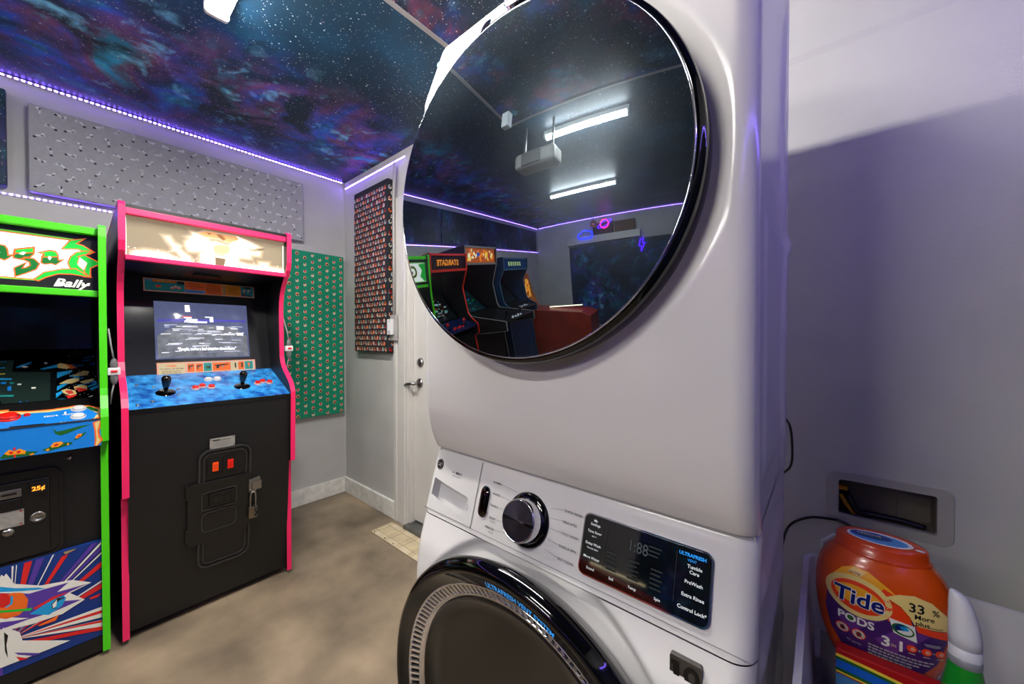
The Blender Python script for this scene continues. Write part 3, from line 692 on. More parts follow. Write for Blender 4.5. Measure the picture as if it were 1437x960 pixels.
def curve(p, q, r, s, n=6):
    return [tuple(Vector(p)*(1-k)**3+Vector(q)*3*k*(1-k)**2+Vector(r)*3*k*k*(1-k)+Vector(s)*k**3) for k in [i/n for i in range(n+1)]]
def slab(t, name, mat, pts, y0, y1, th=.012, bev=0.0):
    """board following a polyline in the XZ plane, given thickness inwards"""
    m = MB().mat(mat)
    for (xa, za), (xb, zb) in zip(pts[:-1], pts[1:]):
        d = Vector((xb-xa, zb-za)).normalized(); n = Vector((-d.y, d.x))*th
        m.prism([(xa, za), (xb, zb), (xb+n.x, zb+n.y), (xa+n.x, za+n.y)], 1, y0, y1)
    return m.build(name, t, bevel=bev)
def button(t, mat, p, n, r=.0135, h=.012, ring=None, name='button'):
    n = Vector(n).normalized(); e1 = n.orthogonal().normalized(); e2 = n.cross(e1)
    m = MB().mat(ring or mat).lathe(p, e1, e2, n, [(r*1.3, 0), (r*1.3, h*.35), (r*1.08, h*.5)], 18)
    m.mat(mat).lathe(p, e1, e2, n, [(r, h*.45), (r, h*.9), (r*.75, h), (.0005, h)], 18)
    return m.build(name, t)
def art(cv, key, scale=.001, outline=None, grow_by=.003, only=None):
    for col, pts in ART[key]:
        q = [(a*scale, b*scale) for a, b in pts]
        if outline and col in outline: cv.poly(grow(q, grow_by), C['orange'])
        cv.poly(q, MAP.get(col, C.get(col)))
MAP = {}

# ---- pink machine -----------------------------------------------------------
Y0, Y1 = .109, .711
t = thing('arcade_machine', 'black arcade machine with pink edge moulding, two joysticks and a padlocked coin door', 'arcade machine', (-2.45, .41, 0))
prof = [(-2.105, .02), (-2.102, .585), (-2.046, .605), (-2.036, .95)]+curve((-2.036, .95), (-2.05, 1.02), (-2.18, 1.04), (-2.19, 1.12))[1:]
prof += [(-2.196, 1.30)]+curve((-2.196, 1.30), (-2.20, 1.45), (-2.19, 1.46), (-2.09, 1.565))[1:]+[(-2.078, 1.60), (-2.074, 1.735), (-2.09, 1.748)]
side_panels(t, prof, Y0, Y1, M_pink)
yi0, yi1 = Y0+.018, Y1-.018
MB().mat(M_black).box(XB, XB+.012, yi0, yi1, .02, 1.74).build('back_panel', t)
MB().mat(M_black).prism([(-2.125, .035), (-2.066, .60), (-2.050, .925), (-2.075, .925), (-2.14, .035)], 1, yi0, yi1).build('front_panel', t)
MB().mat(M_black).box(XB, -2.15, yi0, yi1, .02, .035).build('base_board', t)
M_cpb = galaxy('blue galaxy control overlay', (0, 0, 5), None, bright=1.3, star=.25, scale=5, red=.4, cyan=1.0, rough=.25)
# brighter blue nebula print for the control overlay
M_cpo = pm('blue nebula overlay', (.24, .64, .93), .22, var=.5, scale=26, var2=(.06, .22, .60), coat=.5)
CPF, CPB = (-2.048, .940), (-2.335, 1.052)
slab(t, 'control_panel', M_cpo, [CPF, CPB], yi0, yi1, .014)
slab(t, 'panel_lip', M_satin, [(-2.046, .922), (-2.046, .939)], yi0, yi1, .018)
cpd = Vector((CPB[0]-CPF[0], 0, CPB[1]-CPF[1])); cpl = cpd.length; cpd.normalize(); cpn = Vector((-cpd.z, 0, cpd.x)); cpn = cpn if cpn.z > 0 else -cpn
def cp(y, s, h=0.0): return Vector((CPF[0], y, CPF[1]))+cpd*s+cpn*h
M_rb = pm('red button', (.88, .12, .10), .25); M_ink = C['ink']
def joystick(t, p, n, ball, r=.013, bat=True):
    j = MB().mat(M_gloss); n = Vector(n).normalized(); e1 = n.orthogonal().normalized(); e2 = n.cross(e1)
    j.lathe(p, e1, e2, n, [(.0005, .004), (.030, .003), (.033, 0)], 24)
    j.mat(M_satin).lathe(p, e1, e2, n, [(.0075, .003), (.006, .012)], 14)
    prof_ = [(.006, .010), (.008, .018), (.0145, .045), (.0165, .062), (.0155, .072), (.010, .079), (.0005, .081)] if bat else [(.005, .01), (.005, .03), (.008, .032), (.015, .038), (.018, .05), (.015, .062), (.008, .068), (.0005, .069)]
    j.mat(ball).lathe(p, e1, e2, n, prof_, 20)
    return j.build('joystick', t)
for y in (.247, .520): joystick(t, cp(y, .120), cpn, M_gloss)
for ys in ((.348, .374, .405), (.588, .612, .640)):
    for k, y in enumerate(ys): button(t, M_rb, cp(y, .135+.014*(k == 1)), cpn, .0115, .013, pm('pale bezel', (.85, .7, .66), .3))
for y in (.407, .441): button(t, M_plast, cp(y, .215), cpn, .0125, .011)
for y, s in ((.165, .21), (.215, .18), (.20, .05), (.155, .03), (.285, .09), (.29, .14), (.672, .235)): button(t, M_steel, cp(y, s), cpn, .0045, .004, name='bolt')
# monitor bezel, screen, instruction cards
BZ0, BZ1 = (-2.335, 1.052), (-2.43, 1.515)
bd = Vector((BZ1[0]-BZ0[0], 0, BZ1[1]-BZ0[1])); bl = bd.length; bd.normalize(); bn = Vector((bd.z, 0, -bd.x))
M_bez = pm('smoked bezel', (.115, .12, .125), .12, spec=.6)
slab(t, 'monitor_bezel', M_bez, [BZ0, BZ1], yi0, yi1, .012)
def bz(y, s, h=0.0): return Vector((BZ0[0], y, BZ0[1]))+bd*s+bn*h
M_scr = pm('crt picture', (.30, .33, .42), .12, emit=.8, ecolor=(.27, .29, .40), var=.25, scale=9, var2=(.12, .15, .26))
ya, yb, sa, sb = .236, .600, .068, .348
scr = MB().mat(M_scr)
def scrpt(u, v):
    return bz(ya+(yb-ya)*u, sa+(sb-sa)*v, .003+.016*(1-(2*u-1)**4)*(1-(2*v-1)**4))
scr.grid(scrpt, [i/20 for i in range(21)], [i/16 for i in range(17)]); so = scr.build('screen', t)
cv = Canvas((0, 0, 0), (0, 1, 0), (0, 0, 1), fn=lambda a, b_, h: scrpt(a, b_)+bn*h, cut=.12)
rnd = random.Random(5)
SL = [glow('scr'+str(k), c, e) for k, (c, e) in enumerate((((.62, .64, .70), .8), ((.75, .76, .80), 1.0), ((.40, .42, .52), .5), ((.22, .20, .55), .8)))]
cv.poly([(.03, .64), (.97, .66), (.97, .70), (.03, .68)], SL[3])
cv.poly([(.02, .02), (.98, .02), (.98, .40), (.80, .56), (.25, .60), (.10, .48), (.02, .40)], pm('scr ground', (.40, .41, .44), .4, emit=.6, ecolor=(.34,.35,.37), var=.5, scale=30, var2=(.20, .21, .24)))
for k in range(70):
    a, b_, w = rnd.uniform(.05, .8), rnd.uniform(.08, .58), rnd.uniform(.04, .2); cv.poly([(a, b_), (a+w, b_+.004), (a+w, b_+.012), (a, b_+.012)], SL[k % 3])
for a, b_, w, hh in ((.30, .66, .12, .03), (.34, .62, .18, .03), (.55, .64, .04, .10), (.28, .70, .08, .02), (.50, .72, .05, .02), (.62, .50, .08, .07), (.85, .40, .08, .05)): cv.poly([(a, b_), (a+w, b_), (a+w, b_+hh), (a, b_+hh)], SL[1])
cv.poly([(.27, .72), (.36, .72), (.36, .735), (.27, .735)], glow('scr red', (.9, .25, .2), 1.0))
cv.poly([(.30, .82), (.345, .82), (.345, .94), (.30, .94)], glow('scr spot', (1, .97, .9), 2.0))
cv.text('"People, we\'ve a bad situation down there."', .52, .16, .068, glow('scr text', (.95, .95, .97), 2.0), wide=.52, off=.012)
cv.text('POLICE', .35, .64, .05, glow('scr text', (.95, .95, .97), 2.0), wide=.8)
cv.build('picture', so)
def card(name, y0_, y1_, s0, s1, border, fillm):
    m = MB().mat(border); P = [bz(y, s, h) for h in (.001, .004) for y, s in ((y0_, s0), (y1_, s0), (y1_, s1), (y0_, s1))]
    m.add(P, [(3, 2, 1, 0), (4, 5, 6, 7), (0, 1, 5, 4), (1, 2, 6, 5), (2, 3, 7, 6), (3, 0, 4, 7)], False); o = m.build(name, t)
    cv = Canvas(bz(y0_, s0, .004), (0, 1, 0), bd, bn); return o, cv
rnd = random.Random(11)
def lines(cv, a0, a1, b0, b1, n, mat, f=.75):
    for k in range(n):
        y = b1-(k+.5)*(b1-b0)/n; w = (a1-a0)*rnd.uniform(.55, 1); m_ = (a0+a1)/2; hgt = (b1-b0)/n*f*.5
        x = m_-w/2
        while x < m_+w/2-.001:
            l = min(rnd.uniform(.005, .016), m_+w/2-x); cv.rect(x, x+l*.82, y-hgt/2, y+hgt/2, mat, up=False); x += l
o, cv = card('instruction_card', .204, .640, .395, .458, C['salmon'], None); W, H = .436, .063
cv.rect(.004, .145, .004, H-.004, C['teal']); cv.rect(.03, .115, H-.016, H-.006, C['orange']); cv.rect(.005, .03, H-.014, H-.006, C['sky']); lines(cv, .04, .108, H-.014, H-.008, 1, C['yellow'])
for a, b_ in ((.05, .026), (.10, .022), (.112, .028), (.124, .024)): cv.ell(a, b_, .011 if a < .06 else .008, .007, C['orange']); cv.ell(a, b_+.002, .006, .004, C['red'] if a < .06 else C['pale'])
cv.rect(.118, .144, H-.022, H-.006, C['ink'])
cv.rect(.146, .222, .020, H-.004, C['orange']); cv.rect(.146, .222, .004, .019, C['sky']); lines(cv, .15, .218, .024, H-.006, 4, C['blood']); lines(cv, .15, .218, .006, .018, 2, C['navy'])
cv.rect(.224, .292, .004, H-.004, C['orange']); lines(cv, .228, .288, .006, H-.006, 6, C['blood'])
cv.rect(.294, .374, .004, H-.004, C['amber']); lines(cv, .312, .370, .006, H-.006, 6, C['blood'])
for k in range(4): cv.rect(.297, .308, .008+k*.012, .014+k*.012, C['teal'])
cv.rect(.376, W-.004, .004, H-.004, C['teal']); cv.rect(.39, .42, H-.014, H-.006, C['ink'])
for a in (.392, .412): cv.ell(a, .034, .007, .010, C['pale']); cv.ell(a+.003, .03, .004, .005, C['ink'])
cv.rect(.38, .398, .008, .018, C['ink']); cv.rect(.40, .42, .008, .013, C['ink']); cv.ell(.39, .014, .003, .006, C['red'])
cv.build('printed_card', o)
o, cv = card('item_card', .238, .622, -.042+.02, .052, C['salmon'], None); W, H = .384, .074
cv.rect(.005, .098, .005, H-.005, C['sand']); cv.text('ITEMS', .05, H-.017, .014, C['orange'], off=.02); cv.text('TO PICK UP FROM', .05, H-.031, .010, C['dtan'], off=.02); lines(cv, .012, .09, .008, .036, 4, C['dtan'])
cv.rect(.102, W-.005, .005, H-.005, C['pale'])
for k, (a0, a1, cc, gun) in enumerate(((.106, .134, 'orange', 1), (.137, .165, 'orange', 1), (.168, .199, 'teal', 2), (.202, .276, 'orange', 3), (.279, .305, 'sand', 4), (.308, .334, 'orange', 4), (.337, .372, 'teal', 5))):
    cv.rect(a0, a1, .024, H-.009, C[cc] if cc != 'sand' else C['sand']); cv.rect(a0, a1, .008, .021, C['orange'] if k in (0, 1, 3) else C['pale']); lines(cv, a0+.003, a1-.003, .011, .018, 1, C['pale'] if k in (0, 1, 3) else C['orange'])
    m_ = (a0+a1)/2; w = (a1-a0)*.36
    if gun in (1, 3): cv.poly([(m_-w, .047), (m_+w, .052), (m_+w, .056), (m_+w*.2, .056), (m_-w, .053)], C['ink']); cv.poly([(m_-w*.7, .049), (m_-w*.3, .05), (m_-w*.5, .036), (m_-w*.9, .037)], C['ink']); cv.poly([(m_+w*.1, .049), (m_+w*.35, .05), (m_+w*.2, .038), (m_, .039)], C['grey'])
    elif gun == 2: cv.poly([(m_-.01, .04), (m_-.002, .052), (m_+.004, .045), (m_+.011, .057), (m_+.009, .036)], C['ink']); cv.ell(m_-.004, .042, .006, .005, C['leaf'])
    elif gun == 4: cv.rect(m_+.001, m_+.007, .034, .060, C['ink'])
    else: cv.ell(m_, .052, .006, .006, C['orange']); cv.rect(m_-.002, m_+.002, .034, .046, C['orange'])
cv.build('printed_card', o)
# marquee
M_mq = pm('lit marquee tan', (.50, .46, .38), .15, emit=.34, ecolor=(.62, .57, .46), var=.12, scale=8)
MAP = dict(glow=glow('marquee white', (1.0, .95, .86), .62), fire=glow('marquee fire', (.86, .66, .42), .35), ember=glow('marquee ember', (.62, .42, .22), .2), tan=glow('marquee tan2', (.74, .66, .50), .3), dtan=glow('marquee dtan', (.42, .36, .26), .3))
MB().mat(M_black).box(XB, -2.10, yi0, yi1, 1.735, 1.748).build('top_board', t)
slab(t, 'speaker_board', M_satin, [(-2.43, 1.512), (-2.11, 1.530)], yi0, yi1, .012)
MB().mat(M_gloss).prism([(-2.28, .36), (-2.28, .46), (-2.25, .46), (-2.25, .36)], 2, 1.510, 1.5185).build('speaker_slot', t)
MB().mat(M_pink).box(-2.112, -2.086, yi0, yi1, 1.528, 1.548).build('lower_rail', t, bevel=.003)
MB().mat(M_pink).box(-2.112, -2.086, yi0, yi1, 1.706, 1.732).build('upper_rail', t, bevel=.003)
mq = MB().mat(M_mq).box(-2.130, -2.120, yi0, yi1, 1.540, 1.712).build('marquee', t)
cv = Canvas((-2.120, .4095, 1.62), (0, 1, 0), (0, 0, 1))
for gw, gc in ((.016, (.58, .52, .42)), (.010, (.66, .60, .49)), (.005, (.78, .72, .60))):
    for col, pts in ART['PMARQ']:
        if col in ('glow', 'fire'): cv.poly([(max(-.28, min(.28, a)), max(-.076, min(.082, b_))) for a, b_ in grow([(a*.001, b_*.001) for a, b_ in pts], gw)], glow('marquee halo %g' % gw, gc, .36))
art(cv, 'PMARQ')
rnd = random.Random(4)
for k in range(230):
    a = rnd.uniform(-.275, .275)
    if -.06 < a < .10: continue
    b_ = -.077+abs(rnd.gauss(0, .016)); 
    if b_ > -.03: continue
    cv.rect(a, a+rnd.uniform(.002, .006), b_, b_+rnd.uniform(.002, .004), MAP['glow'], up=False)
cv.rect(-.282, -.277, -.07, .08, MAP['glow']); cv.rect(.277, .281, -.06, .07, MAP['glow'])
cv.build('marquee_print', mq); MAP = {}
# coin door
def fz(z): return -2.125+(z-.035)*(.059/.565) if z < .6 else -2.066+(z-.60)*(.016/.325)
fd = Vector((.059, 0, .565)).normalized(); fn_ = Vector((fd.z, 0, -fd.x))
def fp(y, z, h=0.0): return Vector((fz(.035), y, .035))+fd*((z-.035)/fd.z)+fn_*h
def fplate(name, out, h0, h1, mat, parent, bev=.0015):
    m = MB().mat(mat); n = len(out); P = [fp(y, z, h0) for y, z in out]+[fp(y, z, h1) for y, z in out]
    m.add(P, [tuple(range(n))[::-1], tuple(range(n, 2*n))]+[(i, (i+1) % n, n+(i+1) % n, n+i) for i in range(n)], False); return m.build(name, parent, bevel=bev)
def fring(name, out, w, h0, h1, mat, parent):
    inn = grow(out, -w); m = MB().mat(mat); n = len(out)
    P = [fp(y, z, h0) for y, z in out]+[fp(y, z, h1) for y, z in out]+[fp(y, z, h1) for y, z in inn]+[fp(y, z, h0) for y, z in inn]
    fs = []
    for i in range(n):
        j = (i+1) % n
        for a in range(3): fs.append((a*n+i, a*n+j, (a+1)*n+j, (a+1)*n+i))
    m.add(P, fs, False); return m.build(name, parent)
M_cd = pm('coin door black', (.075, .075, .075), .25, bump=.12, bscale=400)
M_edge = pm('black edge highlight', (.19, .19, .19), .25)  # lighter grey stands for the gloss highlights along the coin door rims
cd = fplate('coin_door', rrect(.342, .520, .198, .722, .035, 6), .0, .004, M_cd, t)
fring('door_rim', rrect(.335, .527, .190, .730, .042, 6), .007, 0, .010, M_edge, cd)
fring('door_rim', rrect(.352, .510, .208, .712, .030, 6), .004, .004, .009, M_edge, cd)
sp = fplate('security_plate', [(.300, .315), (.508, .315), (.530, .36), (.530, .590), (.308, .590), (.300, .580)], .008, .014, M_cd, t)
for z in (.365, .560): fplate('hinge', [(.293, z-.03), (.303, z-.03), (.303, z+.03), (.293, z+.03)], .0, .016, M_cd, sp)
fring('recess_rim', rrect(.345, .472, .462, .545, .010, 3), .004, .014, .018, M_edge, sp)
fring('recess_rim', rrect(.345, .472, .362, .452, .022, 5), .004, .014, .018, M_edge, sp)
fplate('coin_return', [(.372, .478), (.462, .478), (.462, .535), (.372, .535)], .014, .026, M_cd, sp)
for y in (.378, .422): fring('flap', [(y, .486), (y+.034, .486), (y+.034, .527), (y, .527)], .005, .026, .030, M_satin, sp)
M_oc = pm('orange coin lens', (.95, .30, .08), .25, emit=.10, ecolor=(.95, .28, .06)); M_rc = pm('red coin lens', (.88, .10, .06), .25, emit=.08, ecolor=(.9, .08, .05))
for y, mm in ((.366, M_oc), (.420, M_rc)):
    e = fplate('coin_entry', [(y, .618), (y+.048, .618), (y+.048, .686), (y, .686)], .004, .012, M_satin, cd)
    fplate('reject_button', [(y+.016, .632), (y+.037, .632), (y+.037, .672), (y+.016, .672)], .012, .018, mm, cd)
    cvv = Canvas(fp(y+.0265, .652, .018), (0, 1, 0), fd, fn_)
    for q in (-.008, 0, .008): cvv.rect(-.007, .007, q-.001, q+.001, C['blood'])
    cvv.build('button_print', cd)
np_ = fplate('maker_plate', [(.374, .730), (.464, .730), (.464, .776), (.374, .776)], 0, .002, pm('maker plate aluminium', (.72, .71, .69), .35, metal=.4, var=.12), t, 0)
cv = Canvas(fp(.419, .753, .002), (0, 1, 0), fd, fn_); cv.rect(-.035, -.008, .011, .016, C['ink']); cv.rect(-.004, .03, .011, .013, C['ink']); lines(cv, -.036, .036, -.016, .006, 3, C['grey'], .5)
for a in (-.041, .041):
    for b_ in (-.019, .019): cv.ell(a, b_, .0022, .0022, C['ink'], n=8)
cv.build('plate_print', np_)
M_brass = pm('worn padlock metal', (.55, .52, .46), .3, metal=1, var=.3)
hp = MB().mat(M_steel)
P = fp(.540, .520, 0)
for y0_, y1_, z0_, z1_, h0, h1 in ((.518, .548, .492, .556, .014, .020), (.530, .566, .505, .545, 0, .030), (.534, .562, .545, .560, .004, .022)):
    a = [fp(y, z, h) for h in (h0, h1) for y, z in ((y0_, z0_), (y1_, z0_), (y1_, z1_), (y0_, z1_))]
    hp.add(a, [(3, 2, 1, 0), (4, 5, 6, 7), (0, 1, 5, 4), (1, 2, 6, 5), (2, 3, 7, 6), (3, 0, 4, 7)], False)
hp.build('hasp', t, bevel=.002)
pk = thing('padlock', 'small combination padlock hanging from the coin door hasp of the pink machine', 'padlock', fp(.533, .40, .03))
MB().mat(M_steel).tube([fp(.523, .425, .03), fp(.522, .470, .03), fp(.524, .492, .031), fp(.532, .500, .033), fp(.540, .492, .031), fp(.543, .470, .03), fp(.544, .425, .03)], .0038, 8).build('shackle', pk)
m = MB().mat(M_brass); a = [fp(y, z, h) for h in (.018, .040) for y, z in ((.515, .372), (.552, .372), (.552, .428), (.515, .428))]
m.add(a, [(3, 2, 1, 0), (4, 5, 6, 7), (0, 1, 5, 4), (1, 2, 6, 5), (2, 3, 7, 6), (3, 0, 4, 7)], False); m.build('lock_body', pk, bevel=.004)
for k in range(4): MB().mat(M_gloss).cyl(fp(.545, .381+.012*k, .0405), fp(.545, .389+.012*k, .0405), .007, 12).build('number_wheel', pk)

# ---- green machine ----------------------------------------------------------
Y0, Y1 = -.560, .075
t = thing('arcade_machine', 'black arcade machine with bright green edge moulding and a lit white and green marquee', 'arcade machine', (-2.45, -.24, 0))
prof = [(-2.098, .02), (-2.096, .825), (-2.046, .838), (-2.040, .925)]+curve((-2.040, .925), (-2.05, .97), (-2.075, .985), (-2.080, 1.03), 4)[1:]+[(-2.085, 1.30), (-2.072, 1.60), (-2.075, 1.632), (-2.09, 1.640)]
side_panels(t, prof, Y0, Y1, M_green)
yi0, yi1 = Y0+.018, Y1-.018; yc = -.2425
MB().mat(M_black).box(XB, XB+.012, yi0, yi1, .02, 1.63).build('back_panel', t)
MB().mat(M_black).box(-2.145, -2.130, yi0, yi1, .02, .82).build('front_panel', t)
MB().mat(M_black).box(-2.13, -2.112, yi0, yi1, .018, .075).build('kick_board', t)
ap = MB().mat(C['navy']).box(-2.130, -2.110, yi0, yi1, .078, .442).build('art_panel', t)
cv = Canvas((-2.11, yc, .26), (0, 1, 0), (0, 0, 1), lift=.0004, step=.00003)
rnd = random.Random(21); c0 = (.075, -.085)
for k in range(46):
    a = math.radians(rnd.uniform(100, 258)); d = (math.cos(a), math.sin(a)); s_ = 9
    for lim, v in (((-.298), d[0]), ((.180), d[1]) if d[1] > 0 else ((-.180), d[1])):
        pass
    s_ = min((-.298-c0[0])/d[0] if d[0] < 0 else 9, ((.180 if d[1] > 0 else -.180)-c0[1])/d[1] if abs(d[1]) > 1e-6 else 9)
    e = (c0[0]+d[0]*s_, c0[1]+d[1]*s_); w = rnd.choice((.004, .006, .012, .020)); n_ = (-d[1]*w, d[0]*w)
    q = [c0, (e[0]+n_[0], e[1]+n_[1]), (e[0]-n_[0], e[1]-n_[1])]; q = [(max(-.298, a_), max(-.180, min(.180, b_))) for a_, b_ in q]
    cv.poly(q, C[('white', 'red', 'purple', 'white', 'blue')[k % 5]])
def clampart(cv, key, lo, hi, vlo, vhi):
    for col, pts in ART[key]:
        q = [(max(lo, min(hi, a*.001)), max(vlo, min(vhi, b*.001))) for a, b in pts]
        A = abs(sum(q[i][0]*q[(i+1) % len(q)][1]-q[(i+1) % len(q)][0]*q[i][1] for i in range(len(q))))
        if A > 2e-6: cv.poly(q, C[col])
ART['GART_MIRROR'] = [(c_, [(2*78-a, b_) for a, b_ in pts]) for c_, pts in ART['GART'][20:]]     # the ship is symmetrical; its other half lies left of the frame
clampart(cv, 'GART_MIRROR', -.298, .298, -.180, .180)
clampart(cv, 'GART', -.298, .298, -.180, .180)
cv.build('printed_art', ap)
# control panel
F, B = (-2.040, .920), (-2.200, .985)
slab(t, 'control_panel', C['ink'], [F, B], yi0, yi1, .014)
nz = Vector((B[0]-F[0], 0, B[1]-F[1])).normalized(); nn = Vector((nz.z, 0, -nz.x)); nn = nn if nn.z > 0 else -nn
cv = Canvas((F[0], yc, F[1]), (0, 1, 0), nz, nn)
for col, q in (('orange', [(-.295, .14), (.09, .132), (.09, .0), (-.295, 0)]), ('cream', [(-.295, .128), (.09, .121), (.09, .0), (-.295, 0)]), ('blue', [(-.295, .11), (.09, .104), (.09, .001), (-.295, .001)])): cv.poly(q, C[col])
for col, pts in ART['GCP']: cv.poly([(a*.001, max(0.0006, min(.168, b*.001))) for a, b in pts], C[col])
cv.text('start  game', .205, .058, .017, C['white'], off=.02); cv.text('fire', .060, .060, .016, C['white'], off=.02)
cv.build('panel_print', t)
def gp(y, s, h=0): return Vector((F[0], y, F[1]))+nz*s+nn*h
for y, s in ((.004, .088), (.003, .032)): button(t, M_plast, gp(y, s), nn, .015, .010, name='start_button')
button(t, M_rb, gp(-.150, .072), nn, .020, .014, name='fire_button'); joystick(t, gp(-.30, .08), nn, M_rb, bat=False)
button(t, M_rb, gp(-.112, .078), nn, .006, .008, name='bolt')
fr = MB().mat(C['blue']).box(-2.066, -2.040, yi0, yi1, .822, .919).build('panel_front', t)
cv = Canvas((-2.040, yc, .87), (0, 1, 0), (0, 0, 1))
for col, pts in ART['GFRONT']: cv.poly([(a*.001, max(-.047, min(.0485, b*.001))) for a, b in pts], C[col])
for dx in (-.10, -.22):
    for col, a, b_, ra, rb in (('leaf', .0, -.02, .06, .012), ('amber', 0, -.012, .035, .012), ('red', -.014, -.012, .009, .006), ('red', .014, -.012, .009, .006)): cv.ell(dx-.02+a, b_, ra, rb, C[col])
cv.build('front_print', fr)['kind'] = 'stuff'
MB().mat(M_steel).box(-2.064, -2.037, yi0, yi1, .9185, .923).build('panel_edge', t)
# reclined monitor
m0, m1 = Vector((-2.200, 0, .985)), Vector((-2.60, 0, 1.17)); md = (m1-m0); ml = md.length; md.normalize(); mn = Vector((-md.z, 0, md.x)); mn = mn if mn.z > 0 else -mn
slab(t, 'monitor_bezel', pm('bezel glass black', (.02, .02, .022), .15), [(-2.200, .985), (-2.60, 1.17)], yi0, yi1, .012)
cv = Canvas((-2.2, yc, .985), (0, 1, 0), md, mn)
MAP = dict(screen=pm('monitor surround', (.05, .07, .075), .2), screenlit=pm('dim crt', (.11, .16, .15), .2, emit=.12, ecolor=(.10, .17, .15)))
for q in ([(-.29, .02), (-.20, .02), (-.20, .42), (-.29, .42)],): cv.poly(q, C['ink'])
for col, pts in ART['GBEZ']:
    lit = col in ('cyan', 'teal', 'blue', 'white') and pts[0][0] < 225
    cv.poly([(max(-.295, a*.001), max(.003, min(.435, b*.001))) for a, b in pts], MAP.get(col) or C[col])
rnd = random.Random(2)
cv.poly([(-.19, .02), (.08, .02), (.08, .34), (-.19, .34)], MAP['screenlit'])
for k in range(26): a, b_ = rnd.uniform(-.18, .06), rnd.uniform(.2, .33); cv.rect(a, a+.014, b_, b_+.008, (C['cyan'], C['red'], C['yellow'], C['blue'])[k % 4])
for k in range(26):
    a, b_ = rnd.uniform(.222, .292), rnd.uniform(.02, .36); l = rnd.uniform(.015, .05); cv.poly([(a, b_), (min(.296, a+l), b_+l*.45), (min(.296, a+l), b_+l*.45+.012), (a, b_+.012)], C[('cyan', 'ink', 'blue', 'ink')[k % 4]], up=False)
for col, pts in ART['GBEZ']:
    if col not in ('screen', 'screenlit'): cv.poly([(max(-.295, a*.001), max(.003, min(.435, b*.001))) for a, b in pts], C[col])
for k in range(90): a, b_ = rnd.uniform(.215, .296), rnd.uniform(.01, .42); cv.ell(a, b_, .0016, .0016, C['white'], n=5, up=False)
cv.build('bezel_print', t); MAP = {}
MB().mat(M_gloss).box(-2.62, -2.60, yi0, yi1, 1.16, 1.40).build('rear_shroud', t)
slab(t, 'shroud_top', M_gloss, [(-2.62, 1.385), (-2.13, 1.385)], yi0, yi1, -.012)
MB().mat(M_black).box(XB, -2.13, yi0, yi1, 1.618, 1.632).build('top_board', t)
MB().mat(M_green).box(-2.140, -2.105, yi0, yi1, 1.608, 1.634).build('upper_rail', t, bevel=.003)
MB().mat(M_green).box(-2.140, -2.105, yi0, yi1, 1.374, 1.398).build('lower_rail', t, bevel=.003)
mq = MB().mat(C['ink']).box(-2.150, -2.140, yi0, yi1, 1.385, 1.615).build('marquee', t)
MAP = dict(white=glow('marquee lamp white', (1, .98, .93), .55), lime=glow('marquee lime', (.45, .75, .25), .25), green=glow('marquee green', (.05, .75, .22), .25), dgreen=glow('marquee dgreen', (.02, .45, .15), .12))
cv = Canvas((-2.14, yc, 1.5), (0, 1, 0), (0, 0, 1))
cv.poly([(-.298, .09), (.09, .09), (.09, .07), (-.298, .07)], MAP['lime']); cv.poly([(-.298, -.080), (.15, -.077), (.15, -.06), (-.298, -.06)], MAP['lime']); cv.poly([(-.298, .080), (.09, .080), (.09, -.0705), (-.298, -.072)], MAP['white'])
cv.poly([(-.298, .08), (-.20, .07), (-.25, .02), (-.22, -.03), (-.27, -.07), (-.298, -.07)], MAP['green'])
for col, pts in ART['GMARQ']:
    if col in ('dgreen', 'green') and pts[0] == (78, 32): continue
    q = [(a*.001, b*.001) for a, b in pts]
    if col in ('green', 'dgreen', 'white') and not (col == 'white' and len(pts) == 4): cv.poly(grow(q, .0035), glow('marquee orange', (.95, .36, .08), .3))
    cv.poly(q, MAP[col])
cv.text('Gal', -.085, .012, .13, glow('marquee orange', (.95, .36, .08), .3), off=.04, shear=.15, wide=1.05); cv.text('Gal', -.085, .012, .13, MAP['dgreen'], off=.022, shear=.15, wide=1.05)
la = [(160,24),(172,28),(184,35),(196,34),(201,23),(202,1),(214,6),(196,-13),(188,-9),(172,-14),(166,-11),(168,11),(174,22)]
for gw, mm in ((.0035, glow('marquee orange', (.95, .36, .08), .3)), (0, MAP['dgreen'])): cv.poly(grow([((a-109)*.001, b_*.001) for a, b_ in la], gw), mm)
cv.poly([(.070, .008), (.074, .016), (.079, .011), (.075, .0)], MAP['white'])
cv.text('Bally', .236, -.077, .040, MAP['white'], off=.02, shear=.35, wide=1.1); cv.line((.20, -.085), (.215, -.083), .005, MAP['white']); cv.line((.258, -.082), (.278, -.080), .004, MAP['white'])
cv.build('marquee_print', mq); MAP = {}
